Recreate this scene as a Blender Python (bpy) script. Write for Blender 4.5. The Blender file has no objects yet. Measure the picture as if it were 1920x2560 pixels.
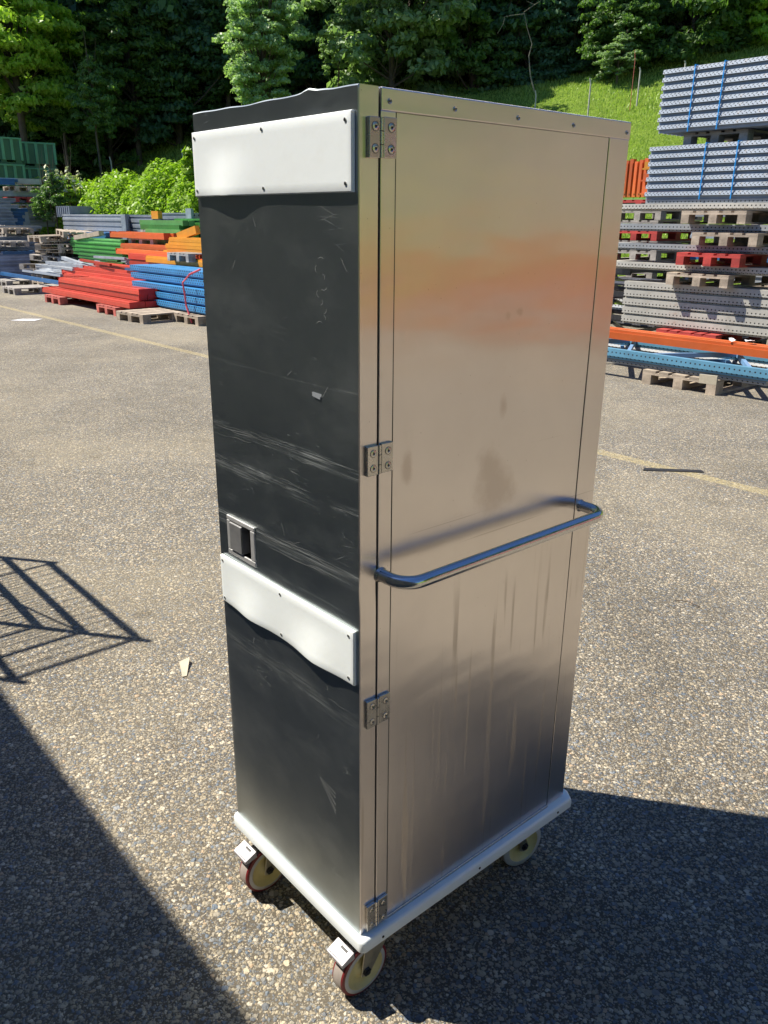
import bpy, bmesh, math, random
import numpy as np
from mathutils import Vector, Matrix

sc = bpy.context.scene
R = math.radians
PI = math.pi
col = sc.collection

# ------------------------------------------------------------------ camera
CAM = (0.04107, -1.25587, 1.55859)
YAW, PITCH, ROLL, FPX = 0.0, 0.3457143, 0.0087905, 2024.378
def cam_axes():
    cy, sy, cp, sp = math.cos(YAW), math.sin(YAW), math.cos(PITCH), math.sin(PITCH)
    f = Vector((sy*cp, cy*cp, -sp)); r = Vector((cy, -sy, 0)); u = r.cross(f)
    cr, sr = math.cos(ROLL), math.sin(ROLL)
    return cr*r + sr*u, -sr*r + cr*u, f
cr_, cu_, cf_ = cam_axes()
cd = bpy.data.cameras.new('camera'); cam = bpy.data.objects.new('camera', cd); col.objects.link(cam)
m = Matrix((cr_, cu_, -cf_)).transposed().to_4x4(); m.translation = Vector(CAM)
cam.matrix_world = m
cd.sensor_fit = 'VERTICAL'; cd.sensor_height = 24.0; cd.lens = FPX/2560*24.0
cd.clip_start = 0.02; cd.clip_end = 600
sc.camera = cam
sc.render.resolution_x = 768; sc.render.resolution_y = 1024

# ------------------------------------------------------------------ world and sun
SUN_EL = R(57.0)
SUN_AZ = Vector((-0.9773, 0.2117, 0))          # horizontal direction towards the sun
w = bpy.data.worlds.new('World'); sc.world = w; w.use_nodes = True
nt = w.node_tree; nt.nodes.clear()
bg = nt.nodes.new('ShaderNodeBackground'); out = nt.nodes.new('ShaderNodeOutputWorld')
sky = nt.nodes.new('ShaderNodeTexSky'); sky.sky_type = 'NISHITA'; sky.sun_disc = False
sky.sun_elevation = SUN_EL
sky.sun_rotation = math.atan2(SUN_AZ.x, SUN_AZ.y)
sky.air_density = 1.1; sky.dust_density = 0.3; sky.ozone_density = 4.0
tint = nt.nodes.new('ShaderNodeMix'); tint.data_type = 'RGBA'; tint.blend_type = 'MULTIPLY'; tint.inputs[0].default_value = 1.0
tint.inputs[7].default_value = (.74, .96, 1.30, 1)
nt.links.new(sky.outputs[0], tint.inputs[6]); nt.links.new(tint.outputs[2], bg.inputs[0]); bg.inputs[1].default_value = 0.058
nt.links.new(bg.outputs[0], out.inputs[0])
sl = bpy.data.lights.new('sun', 'SUN'); sl.energy = 5.0; sl.angle = R(0.53); sl.color = (1.0, 0.925, 0.81)
so = bpy.data.objects.new('sun', sl); col.objects.link(so)
sdir = Vector((SUN_AZ.x*math.cos(SUN_EL), SUN_AZ.y*math.cos(SUN_EL), math.sin(SUN_EL)))
so.rotation_euler = sdir.to_track_quat('Z', 'Y').to_euler(); so.location = (-10, 3, 30)
sc.view_settings.view_transform = 'Standard'; sc.view_settings.look = 'None'
sc.view_settings.gamma = 1; sc.view_settings.exposure = 0.92

# ------------------------------------------------------------------ yard grid: V runs along the cabinet's side, U along its door
VD = Vector((0.75528533, 0.65539611, 0)); UD = Vector((-0.65539611, 0.75528533, 0))
YROT = math.atan2(VD.y, VD.x)
def W(v, u, z=0.0): return VD*v + UD*u + Vector((0, 0, z))
def ray(px, py):
    return Vector(CAM), (cf_ + cr_*((px-960)/FPX) + cu_*((1280-py)/FPX))
def at_v(px, py, V):                           # point of the plane V = const behind a place of the photograph -> (u, z)
    o, d = ray(px, py); t = (V - o.dot(VD))/d.dot(VD); q = o + d*t
    return q.dot(UD), q.z
def at_u(px, py, U):
    o, d = ray(px, py); t = (U - o.dot(UD))/d.dot(UD); q = o + d*t
    return q.dot(VD), q.z
def at_d(px, py, dist):
    o, d = ray(px, py); d2 = Vector((d.x, d.y, 0)).length
    return o + d*(dist/d2)

# ------------------------------------------------------------------ helpers
class MB:
    def __init__(s): s.v = []; s.f = []
    def add(s, vs, fs):
        n = len(s.v); s.v += [tuple(p) for p in vs]; s.f += [tuple(i+n for i in f) for f in fs]; return s
    def box(s, x0, x1, y0, y1, z0, z1):
        return s.add([(x0,y0,z0),(x1,y0,z0),(x1,y1,z0),(x0,y1,z0),(x0,y0,z1),(x1,y0,z1),(x1,y1,z1),(x0,y1,z1)],
              [(0,3,2,1),(4,5,6,7),(0,1,5,4),(1,2,6,5),(2,3,7,6),(3,0,4,7)])
    def bar(s, a, b, w, h):                     # box bar from a to b
        a, b = Vector(a), Vector(b); d = (b-a).normalized()
        up = Vector((0,0,1)) if abs(d.z) < .95 else Vector((1,0,0))
        x = d.cross(up).normalized(); y = x.cross(d).normalized()
        vs = []
        for p in (a, b):
            for sx, sy in ((-1,-1),(1,-1),(1,1),(-1,1)): vs.append(p + x*(sx*w/2) + y*(sy*h/2))
        return s.add(vs, [(0,1,2,3),(7,6,5,4),(0,4,5,1),(1,5,6,2),(2,6,7,3),(3,7,4,0)])
    def tube(s, pts, r, n=10, cap=True):
        pts = [Vector(p) for p in pts]; rs = r if isinstance(r, (list, tuple)) else [r]*len(pts)
        vs, fs = [], []; x = None
        for i, p in enumerate(pts):
            d = (pts[min(i+1, len(pts)-1)] - pts[max(i-1, 0)]).normalized()
            if x is None:
                up = Vector((0,0,1)) if abs(d.z) < .9 else Vector((1,0,0))
                x = d.cross(up).normalized()
            else: x = (x - d*x.dot(d)).normalized()
            y = d.cross(x)
            for k in range(n):
                a = 2*PI*k/n; vs.append(p + x*(math.cos(a)*rs[i]) + y*(math.sin(a)*rs[i]))
        for i in range(len(pts)-1):
            for k in range(n): fs.append((i*n+k, i*n+(k+1)%n, (i+1)*n+(k+1)%n, (i+1)*n+k))
        if cap: fs.append(tuple(range(n))[::-1]); fs.append(tuple((len(pts)-1)*n+k for k in range(n)))
        return s.add(vs, fs)
    def lathe(s, prof, c, n=32, axis='Y', closed=False):   # prof: (radius, offset along axis)
        vs, fs = [], []; m_ = len(prof)
        for r, o in prof:
            for k in range(n):
                a = 2*PI*k/n; ca, sa = math.cos(a)*r, math.sin(a)*r
                p = {'Y': (ca, o, sa), 'Z': (ca, sa, o), 'X': (o, ca, sa)}[axis]
                vs.append((c[0]+p[0], c[1]+p[1], c[2]+p[2]))
        for i in range(m_ if closed else m_-1):
            j = (i+1) % m_
            for k in range(n): fs.append((i*n+k, i*n+(k+1)%n, j*n+(k+1)%n, j*n+k))
        return s.add(vs, fs)
    def extrude(s, poly, x0, x1, closed=True):   # poly in (y, z), extruded along x
        n = len(poly)
        vs = [(x0, y, z) for y, z in poly] + [(x1, y, z) for y, z in poly]
        fs = [(i, (i+1)%n, n+(i+1)%n, n+i) for i in range(n if closed else n-1)]
        if closed: fs += [tuple(range(n))[::-1], tuple(range(n, 2*n))]
        return s.add(vs, fs)
    def mesh(s, name, mat=None, smooth=None):
        me = bpy.data.meshes.new(name); me.from_pydata(s.v, [], s.f); me.update()
        bm = bmesh.new(); bm.from_mesh(me); bmesh.ops.recalc_face_normals(bm, faces=bm.faces); bm.to_mesh(me); bm.free()
        if mat: me.materials.append(mat)
        if smooth is not None:
            me.shade_smooth(); me.set_sharp_from_angle(angle=R(smooth))
        return me
    def build(s, name, mat, parent=None, smooth=None, bevel=0, seg=2):
        return obj(name, s.mesh(name, mat, smooth), parent, bevel, seg)
def obj(name, me, parent=None, bevel=0, seg=2):
    o = bpy.data.objects.new(name, me); col.objects.link(o)
    if parent: o.parent = parent
    if bevel:
        b = o.modifiers.new('bevel', 'BEVEL'); b.width = bevel; b.segments = seg; b.limit_method = 'ANGLE'; b.angle_limit = R(40)
    return o
def tag(o, label=None, cat=None, group=None, kind=None):
    if label: o['label'] = label
    if cat: o['category'] = cat
    if group: o['group'] = group
    if kind: o['kind'] = kind
    return o
def empty(name, loc, rz=0.0, label=None, cat=None, group=None):
    o = bpy.data.objects.new(name, None); col.objects.link(o); o.location = loc; o.rotation_euler = (0, 0, rz)
    o.empty_display_size = .1
    return tag(o, label, cat, group)
def copy_tree(o, parent=None):
    c = o.copy(); col.objects.link(c)
    if parent: c.parent = parent
    for ch in list(o.children): copy_tree(ch, c)
    return c

# ------------------------------------------------------------------ materials
class N:
    def __init__(s, name):
        s.m = bpy.data.materials.new(name); s.m.use_nodes = True; s.t = s.m.node_tree; s.t.nodes.clear()
        s.out = s.t.nodes.new('ShaderNodeOutputMaterial'); s.p = s.t.nodes.new('ShaderNodeBsdfPrincipled')
        s.t.links.new(s.p.outputs[0], s.out.inputs[0]); s.tc = s.t.nodes.new('ShaderNodeTexCoord')
    def n(s, typ, ins=None, **kw):
        nd = s.t.nodes.new('ShaderNode'+typ)
        for k, v in kw.items(): setattr(nd, k, v)
        for k, v in (ins or {}).items():
            s.l(v, nd.inputs[k])
        return nd
    def l(s, a, b):
        if isinstance(a, bpy.types.NodeSocket): s.t.links.new(a, b)
        elif isinstance(a, bpy.types.Node): s.t.links.new(a.outputs[0], b)
        else: b.default_value = a
    def math(s, op, a, b=0.0, c=0.0, clamp=False):
        nd = s.t.nodes.new('ShaderNodeMath'); nd.operation = op; nd.use_clamp = clamp
        s.l(a, nd.inputs[0]); s.l(b, nd.inputs[1]); s.l(c, nd.inputs[2]); return nd.outputs[0]
    def mapping(s, scale=(1,1,1), rot=(0,0,0), loc=(0,0,0), src=None):
        nd = s.t.nodes.new('ShaderNodeMapping'); nd.inputs['Scale'].default_value = scale
        nd.inputs['Rotation'].default_value = rot; nd.inputs['Location'].default_value = loc
        s.l(src if src is not None else s.tc.outputs['Object'], nd.inputs[0]); return nd.outputs[0]
    def noise(s, scale, detail=3, rough=.55, vec=None, **k):
        nd = s.t.nodes.new('ShaderNodeTexNoise'); nd.inputs['Scale'].default_value = scale
        nd.inputs['Detail'].default_value = detail; nd.inputs['Roughness'].default_value = rough
        s.l(vec if vec is not None else s.tc.outputs['Object'], nd.inputs['Vector']); return nd.outputs[0]
    def voro(s, scale, vec=None, feature='F1', out=0, rnd=1.0):
        nd = s.t.nodes.new('ShaderNodeTexVoronoi'); nd.feature = feature; nd.inputs['Scale'].default_value = scale
        nd.inputs['Randomness'].default_value = rnd
        s.l(vec if vec is not None else s.tc.outputs['Object'], nd.inputs['Vector']); return nd.outputs[out]
    def ramp(s, f, stops, interp='LINEAR'):
        nd = s.t.nodes.new('ShaderNodeValToRGB'); e = nd.color_ramp.elements; nd.color_ramp.interpolation = interp
        while len(e) < len(stops): e.new(0.5)
        for i, (p, c) in enumerate(stops):
            e[i].position = p; e[i].color = (c if isinstance(c, (tuple, list)) else (c,)*3) + (1,) if not (isinstance(c,(tuple,list)) and len(c)==4) else c
        s.l(f, nd.inputs[0]); return nd.outputs[0]
    def mix(s, f, a, b, mode='MIX'):
        nd = s.t.nodes.new('ShaderNodeMix'); nd.data_type = 'RGBA'; nd.blend_type = mode
        s.l(f, nd.inputs[0]); s.l(a if not isinstance(a, tuple) else a[:3]+(1,), nd.inputs[6]); s.l(b if not isinstance(b, tuple) else b[:3]+(1,), nd.inputs[7])
        return nd.outputs[2]
    def range(s, v, a, b, c=0.0, d=1.0):
        nd = s.t.nodes.new('ShaderNodeMapRange'); s.l(v, nd.inputs[0]); 
        for i, x in enumerate((a, b, c, d)): nd.inputs[1+i].default_value = x
        return nd.outputs[0]
    def bump(s, h, strength=.3, dist=.01):
        nd = s.t.nodes.new('ShaderNodeBump'); nd.inputs['Strength'].default_value = strength; nd.inputs['Distance'].default_value = dist
        s.l(h, nd.inputs['Height']); s.l(nd.outputs[0], s.p.inputs['Normal']); return nd.outputs[0]
    def xyz(s, src=None):
        nd = s.t.nodes.new('ShaderNodeSeparateXYZ'); s.l(src if src is not None else s.tc.outputs['Object'], nd.inputs[0]); return nd.outputs
    def brushed(s, aniso):                      # reflections smear sideways: the sheet is brushed up and down
        g = s.n('NewGeometry'); c = s.n('VectorMath', {0: g.outputs['Normal'], 1: (0, 0, 1)}, operation='CROSS_PRODUCT')
        s.l(c.outputs[0], s.p.inputs['Tangent']); s.p.inputs['Anisotropic'].default_value = aniso
    def set(s, **k):
        for kk, v in k.items(): 
            inp = s.p.inputs[{'color':'Base Color','rough':'Roughness','metal':'Metallic','spec':'Specular IOR Level','aniso':'Anisotropic','sss':'Subsurface Weight','sssr':'Subsurface Radius','ssss':'Subsurface Scale','coat':'Coat Weight','trans':'Transmission Weight'}[kk]]
            if isinstance(v, tuple) and len(v) == 3 and kk == 'color': v = v + (1,)
            s.l(v, inp)
        return s

def mat_plain(name, c, rough=.5, metal=0.0, var=.12, sc_=6.0, dirt=None, bump=0.0, vary=0.0):
    n = N(name)
    a = n.noise(sc_, 5, .6)
    f = n.range(a, .3, .7, 1-var, 1+var)
    cc = n.mix(1.0, tuple(c), f, 'MULTIPLY')
    if dirt:
        d = n.noise(sc_*2.3, 6, .7, n.mapping(loc=(3.1, 1.7, .4)))
        cc = n.mix(n.range(d, .55, .75, 0, .7), cc, tuple(dirt))
    oi = n.n('ObjectInfo')
    if vary: cc = n.mix(1.0, cc, n.range(oi.outputs['Random'], 0, 1, 1-vary, 1+vary*.5), 'MULTIPLY')
    n.set(color=cc, rough=n.range(n.noise(sc_*3, 4), .3, .7, rough-.08, rough+.1), metal=metal)
    if bump: n.bump(n.noise(sc_*8, 4), bump, .01)
    return n.m

def mat_asphalt():
    n = N('worn asphalt with exposed stones')
    o = n.tc.outputs['Object']
    warp = n.n('VectorMath', {0: o, 1: n.n('VectorMath', {0: n.n('TexNoise', {'Vector': o, 'Scale': 95.0, 'Detail': 3.0}).outputs[1], 3: .011}, operation='SCALE').outputs[0]}, operation='ADD').outputs[0]
    nd1 = n.n('TexVoronoi', {'Vector': warp, 'Scale': 88.0}); nd1.feature = 'F1'
    nd2 = n.n('TexVoronoi', {'Vector': warp, 'Scale': 190.0})
    nd3 = n.n('TexVoronoi', {'Vector': n.mapping(loc=(5, 3, 0), src=warp), 'Scale': 46.0})
    r1 = n.xyz(nd1.outputs['Color']); r2 = n.xyz(nd2.outputs['Color']); r3 = n.xyz(nd3.outputs['Color'])
    stones = [(0.0, (.15,.165,.19)), (.12, (.33,.30,.25)), (.3, (.44,.38,.28)), (.42, (.24,.245,.245)), (.54, (.52,.45,.34)), (.66, (.37,.32,.24)), (.76, (.17,.205,.255)), (.85, (.60,.54,.44)), (.93, (.48,.36,.25)), (.97, (.30,.32,.35))]
    c1 = n.ramp(r1[0], stones, 'CONSTANT'); c2 = n.ramp(r2[1], stones, 'CONSTANT'); c3 = n.ramp(r3[0], stones, 'CONSTANT')
    big = n.math('GREATER_THAN', r3[1], .86)
    bigin = n.math('MULTIPLY', big, n.range(nd3.outputs['Distance'], .42, .36))
    med = n.math('MULTIPLY', n.math('GREATER_THAN', r1[1], .32), n.range(nd1.outputs['Distance'], .50, .44))
    small = n.range(nd2.outputs['Distance'], .55, .44)
    matrix = n.mix(n.noise(220, 2), (.055,.048,.040), (.15,.13,.10))
    c = n.mix(small, matrix, n.mix(.72, matrix, c2))
    c = n.mix(med, c, c1); c = n.mix(bigin, c, c3)
    big_v = n.noise(.9, 5, .6); v2 = n.noise(5.5, 4, .6, n.mapping(loc=(7, 2, 0)))
    c = n.mix(1.0, c, n.range(n.math('ADD', n.math('MULTIPLY', big_v, .6), n.math('MULTIPLY', v2, .4)), .36, .64, .70, 1.02), 'MULTIPLY')
    dust = n.range(n.noise(.35, 4, .6, n.mapping(loc=(1.3, 9, 0))), .48, .68, 0, .35)
    c = n.mix(dust, c, (.36,.31,.22)); c = n.mix(1.0, c, (1.0,1.0,.955), 'MULTIPLY')
    # worn yellow marking line, part of the ground paint
    X = n.xyz()
    e0 = Vector((-7.14, 14.2)); e1 = Vector((2.4, 3.48)); dd = (e1-e0).normalized(); nn = Vector((-dd.y, dd.x))
    dist = n.math('ABSOLUTE', n.math('SUBTRACT', n.math('ADD', n.math('MULTIPLY', X[0], nn.x), n.math('MULTIPLY', X[1], nn.y)), e0.dot(nn)))
    line = n.math('MULTIPLY', n.range(dist, .062, .05), n.range(n.noise(38, 6, .75), .40, .62, .06, .42))
    c = n.mix(line, c, (.62,.50,.20))
    # old stains and darker wheel lanes
    st = n.range(n.noise(1.7, 5, .65, n.mapping(loc=(4, 8, 0))), .60, .72, 0, .45)
    lane = n.range(n.noise(1, 3, .6, n.mapping(scale=(.9, .12, 1), rot=(0, 0, R(-42)), loc=(2, 0, 0))), .52, .64, 0, .28)
    spot = n.math('MULTIPLY', n.range(n.voro(1.3, n.mapping(loc=(3, 3, 0))), .07, .04), .5)
    c = n.mix(n.math('MAXIMUM', n.math('MAXIMUM', st, lane), spot), c, n.mix(1.0, c, (.55,.53,.50), 'MULTIPLY'))
    h = n.math('ADD', n.math('MULTIPLY', n.range(nd1.outputs['Distance'], 0, .55, 1, 0), med), n.math('MULTIPLY', n.range(nd2.outputs['Distance'], 0, .6, .5, 0), 1.0))
    h = n.math('ADD', h, n.math('MULTIPLY', n.math('MULTIPLY', n.range(nd3.outputs['Distance'], 0, .5, 1, .5), bigin), .8))
    n.set(color=c, rough=.85, spec=.3); n.bump(h, .9, .0045)
    return n.m

def mat_steel(name, kind):
    n = N(name); X = n.xyz()
    # brushed sheet: fine grain along Z, object space of the part
    grain = n.noise(1, 3, .6, n.mapping(scale=(900, 900, 12)))
    cloud = n.noise(2.6, 5, .6); cloud2 = n.noise(9, 5, .65, n.mapping(loc=(4, 4, 2)))
    if kind == 'side':
        base = n.mix(n.range(cloud, .35, .65), (.82,.755,.72), (.89,.825,.785))
        blot = n.math('MULTIPLY', n.range(n.noise(7, 4, .6, n.mapping(loc=(2, 1, 5))), .60, .70), n.math('MULTIPLY', n.range(X[2], .85, 1.0), n.range(X[2], 1.55, 1.3)))
        def ell(cx, cz, rx, rz):
            a = n.math('DIVIDE', n.math('SUBTRACT', X[0], cx), rx); b = n.math('DIVIDE', n.math('SUBTRACT', X[2], cz), rz)
            return n.math('SQRT', n.math('ADD', n.math('MULTIPLY', a, a), n.math('MULTIPLY', b, b)))
        wob = n.math('MULTIPLY', n.math('SUBTRACT', n.noise(22, 5, .65), .5), 1.9)
        blot = n.math('MULTIPLY', blot, n.range(X[0], .40, .30))
        for cx, cz, rx, rz in ((.335, 1.075, .060, .050), (.315, 1.120, .035, .045), (.345, 1.235, .012, .022), (.105, 1.16, .014, .03), (.345, 1.40, .009, .010), (.375, 1.405, .010, .008)):
            blot = n.math('MAXIMUM', blot, n.range(n.math('ADD', ell(cx, cz, rx, rz), wob), 1.15, .45))
        base = n.mix(n.math('MULTIPLY', blot, .26), base, (.52,.38,.29))
        # dried drips running down the lower half
        d1 = n.range(n.noise(1, 2, .5, n.mapping(scale=(46, 46, 1.7), loc=(3, 0, 1))), .60, .66)
        d2 = n.range(n.noise(1, 1, .5, n.mapping(scale=(85, 85, 1.2), loc=(8, 0, 4))), .64, .69)
        drip = n.math('MULTIPLY', n.math('MAXIMUM', d1, n.math('MULTIPLY', d2, .7)), n.math('MULTIPLY', n.range(X[2], .96, .80), n.range(n.noise(4, 2, .5, n.mapping(loc=(1, 0, 7))), .40, .5)))
        base = n.mix(n.math('MULTIPLY', drip, .26), base, (.38,.31,.23))
        # rubbed scratches across
        scr = n.range(n.noise(1, 2, .5, n.mapping(scale=(2.2, 2, 230), rot=(0, .10, 0), loc=(0, 0, 2))), .69, .73)
        scr = n.math('MULTIPLY', scr, n.math('MULTIPLY', n.range(X[2], .9, .98), n.range(X[2], 1.25, 1.15)))
        base = n.mix(n.math('MULTIPLY', scr, .3), base, (.33,.27,.2))
        spots = n.range(n.voro(38), .05, .03)
        base = n.mix(n.math('MULTIPLY', spots, .3), base, (.25,.2,.15))
        rough = n.math('ADD', n.range(grain, .3, .7, .285, .335), n.math('ADD', n.math('MULTIPLY', drip, .10), n.math('MULTIPLY', blot, .06)))
        n.set(color=base, rough=rough, metal=1.0); n.brushed(.94)
        wave = n.noise(1, 3, .5, n.mapping(scale=(1.5, 1.5, 4.2), loc=(2, 0, 1)))
        n.bump(n.math('ADD', n.math('MULTIPLY', wave, 1.0), n.math('MULTIPLY', grain, .0012)), .30, .016)
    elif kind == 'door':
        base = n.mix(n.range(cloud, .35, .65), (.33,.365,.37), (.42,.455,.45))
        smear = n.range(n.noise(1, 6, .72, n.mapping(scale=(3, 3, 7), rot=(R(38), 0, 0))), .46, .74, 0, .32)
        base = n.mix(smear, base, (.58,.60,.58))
        # scratch bands left by trolley rails: level lines at a few heights
        bands = None
        for zc, wd, st in ((1.174, .010, 1), (1.160, .006, .7), (1.099, .012, 1), (1.085, .012, .5), (.980, .013, 1), (.962, .008, .8), (.905, .004, .5), (.69, .03, .45), (1.30, .004, .25)):
            wob = n.math('MULTIPLY', n.math('SUBTRACT', n.noise(3.0, 2, .5, n.mapping(loc=(0, zc*9, 0))), .5), .012)
            b = n.math('MULTIPLY', n.range(n.math('ABSOLUTE', n.math('SUBTRACT', n.math('ADD', X[2], wob), zc)), wd, wd*.3), st)
            bands = b if bands is None else n.math('MAXIMUM', bands, b)
        th = n.range(n.noise(1, 3, .6, n.mapping(scale=(6, 6, 950), rot=(R(1.0), 0, 0))), .53, .60)
        th = n.math('MULTIPLY', th, n.range(n.noise(7, 4, .7, n.mapping(scale=(1, 1, 3), loc=(0, 3, 0))), .40, .58))
        scr = n.math('MULTIPLY', th, bands)
        d = n.n('TexVoronoi', {'Vector': n.mapping(scale=(1, 5, 26), rot=(R(-35), 0, 0)), 'Scale': 2.2}); d.feature = 'DISTANCE_TO_EDGE'
        fine = n.math('MULTIPLY', n.range(d.outputs[0], .010, .003), n.range(n.noise(8, 3, .6, n.mapping(loc=(0, 5, 1))), .58, .64))
        nick = n.math('MULTIPLY', n.range(n.noise(1, 2, .5, n.mapping(scale=(40, 40, 150), rot=(R(50), 0, 0))), .72, .76), n.range(n.noise(3, 2), .5, .6))
        allscr = n.math('MAXIMUM', scr, n.math('MAXIMUM', n.math('MULTIPLY', fine, .5), n.math('MULTIPLY', nick, .6)))
        base = n.mix(n.math('MULTIPLY', allscr, .15), base, (.74,.75,.74))
        n.set(color=base, rough=n.math('ADD', n.math('ADD', n.range(grain, .3, .7, .275, .29), n.math('MULTIPLY', smear, .16)), n.math('MULTIPLY', allscr, .35)), metal=n.math('SUBTRACT', n.range(allscr, 0, 1, .95, .5), n.math('MULTIPLY', smear, .14))); n.brushed(.6)
        n.bump(n.math('ADD', n.math('MULTIPLY', n.noise(3, 2, .5), 1.0), n.math('MULTIPLY', allscr, .03)), .3, .012)
    return n.m

def mat_perf(name, c, metal=.0, rough=.45, pitch=.05, hole=.011, rows=(.3, .7), H=.1, dirt=(.35,.27,.18), rust=0.0, slit=False):
    # painted or zinc rack steel with two rows of punched holes on the side faces; the beam runs along local x
    n = N(name); X = n.xyz()
    a = n.noise(5, 5, .6); cc = n.mix(1.0, tuple(c), n.range(a, .3, .7, .85, 1.13), 'MULTIPLY')
    d = n.noise(17, 5, .7, n.mapping(loc=(3.1, 1.7, .4)))
    cc = n.mix(n.range(d, .56, .74, 0, .55), cc, tuple(dirt))
    if rust:
        r_ = n.range(n.noise(3.3, 5, .7, n.mapping(loc=(1, 8, 2))), .60, .66, 0, rust); cc = n.mix(r_, cc, (.30,.11,.03))
    hole_m = None
    for i, rz in enumerate(rows):
        fx = n.math('SUBTRACT', n.math('FRACT', n.math('ADD', n.math('DIVIDE', X[0], pitch), .5*i)), .5)
        fx = n.math('MULTIPLY', fx, pitch)
        fz = n.math('SUBTRACT', X[2], rz*H)
        if slit: fz = n.math('MULTIPLY', n.math('ADD', fz, n.math('MULTIPLY', fx, .6*(1 if i else -1))), 2.2)
        rr = n.math('SQRT', n.math('ADD', n.math('MULTIPLY', fx, fx), n.math('MULTIPLY', fz, fz)))
        hm = n.range(rr, hole*.5+.0008, hole*.5-.0008)
        hole_m = hm if hole_m is None else n.math('MAXIMUM', hole_m, hm)
    g = n.n('NewGeometry'); tr = n.n('VectorTransform', {0: g.outputs['True Normal']}, vector_type='NORMAL', convert_from='WORLD', convert_to='OBJECT')
    side = n.math('GREATER_THAN', n.math('ABSOLUTE', n.xyz(tr.outputs[0])[1]), .8)
    hole_m = n.math('MULTIPLY', hole_m, side)
    cc = n.mix(hole_m, cc, (.012,.012,.014))
    n.set(color=cc, rough=n.math('ADD', rough, n.math('MULTIPLY', hole_m, .4)), metal=n.math('MULTIPLY', n.math('SUBTRACT', 1.0, hole_m), metal))
    return n.m

def mat_leaf(name, c1, c2, trans=.35, rough=.45):
    n = N(name); t = n.t
    inf = n.n('ObjectInfo'); g = n.n('NewGeometry')
    rnd = g.outputs['Random Per Island']
    c = n.mix(n.ramp(rnd, [(0, 0.0), (1, 1.0)]), tuple(c1), tuple(c2))
    c = n.mix(1.0, c, n.range(inf.outputs['Random'], 0, 1, .82, 1.15), 'MULTIPLY')
    n.set(color=c, rough=rough, spec=.35)
    tl = t.nodes.new('ShaderNodeBsdfTranslucent'); n.l(n.mix(1.0, c, (1.3,1.5,.6), 'MULTIPLY'), tl.inputs[0])
    mx = t.nodes.new('ShaderNodeMixShader'); mx.inputs[0].default_value = trans
    t.links.new(n.p.outputs[0], mx.inputs[1]); t.links.new(tl.outputs[0], mx.inputs[2]); t.links.new(mx.outputs[0], n.out.inputs[0])
    return n.m

def mat_grass():
    n = N('meadow grass'); 
    a = n.noise(1.1, 6, .65); b = n.noise(9, 6, .7); c_ = n.noise(60, 4, .7)
    c = n.ramp(n.math('ADD', n.math('MULTIPLY', a, .5), n.math('MULTIPLY', b, .5)), [(.3, (.12,.19,.025)), (.5, (.20,.31,.04)), (.7, (.29,.40,.07))])
    c = n.mix(1.0, c, n.range(c_, .3, .7, .6, 1.35), 'MULTIPLY')
    # bare dark soil and litter under the trees
    X = n.xyz(); ln = n.math('SUBTRACT', n.math('ADD', X[1], n.math('MULTIPLY', n.noise(.5, 4, .6), 3.0)), n.range(X[0], -4, 2, 37.2, 35.4))
    soil = n.ramp(b, [(.35, (.020,.015,.009)), (.6, (.05,.04,.022))])
    c = n.mix(n.range(ln, 0, .8), c, soil)
    n.set(color=c, rough=.9, spec=.1); n.bump(n.math('ADD', b, n.math('MULTIPLY', c_, .5)), 1.0, .12)
    return n.m

M = {}
M['asphalt'] = mat_asphalt()
M['side'] = mat_steel('brushed steel with dried drips', 'side')
M['door'] = mat_steel('scratched dark steel door', 'door')
M['grass'] = mat_grass()
M['steel'] = mat_plain('steel', (.55,.53,.50), .28, 1.0, .08, 20)
M['tube'] = mat_plain('polished tube', (.62,.61,.60), .17, 1.0, .05, 14)
M['zinc'] = mat_plain('zinc plated', (.56,.52,.42), .38, .9, .15, 40)
M['pedalmetal'] = mat_plain('bright pedal', (.42,.41,.43), .5, .25, .06, 40, dirt=(.5,.47,.42))
M['black'] = mat_plain('black gap', (.012,.012,.013), .6, 0, .1)
M['dullsteel'] = mat_plain('dull steel', (.30,.30,.30), .42, .6, .12, 30)
M['latchsteel'] = mat_plain('latch frame steel', (.55,.55,.54), .42, .55, .1, 30)
M['scratchmetal'] = mat_plain('bare scratched metal', (.34,.35,.35), .5, .6, .1, 60)
M['mauve'] = mat_plain('mauve reflection tone', (.50,.36,.38), .5, 0, .2, 5)  # invented tone of the unseen packs, chosen for how the side panel mirrors it
M['dark'] = mat_plain('dark steel', (.10,.10,.105), .35, .9, .15, 30)
def mat_white():
    n = N('white polyethylene'); c = n.mix(n.range(n.noise(14, 5, .65), .5, .75, 0, .25), (.78,.83,.83), (.68,.69,.65))
    n.set(color=c, rough=.40, sss=.15, spec=.45); n.p.inputs['Subsurface Scale'].default_value = .010; n.p.inputs['Subsurface Radius'].default_value = (1,.9,.7)
    n.bump(n.noise(70, 3), .06, .003); return n.m
M['white'] = mat_white()
M['rim'] = mat_plain('cream nylon rim', (.62,.53,.24), .4, 0, .08, 25, dirt=(.45,.38,.25))
M['rimedge'] = mat_plain('pale rim edge', (.48,.47,.44), .45, 0, .08, 25, dirt=(.4,.37,.3))
M['tyre'] = mat_plain('red tyre', (.17,.010,.014), .45, 0, .15, 30)
M['tread'] = mat_plain('worn tread', (.30,.26,.23), .7, 0, .12, 40, dirt=(.28,.22,.17))
M['wood'] = mat_plain('weathered pallet wood', (.40,.33,.25), .8, 0, .3, 9, dirt=(.20,.15,.10), bump=.3, vary=.32)
M['woodgrey'] = mat_plain('grey pallet wood', (.36,.33,.29), .8, 0, .3, 9, dirt=(.18,.15,.12), bump=.3, vary=.32)
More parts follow.
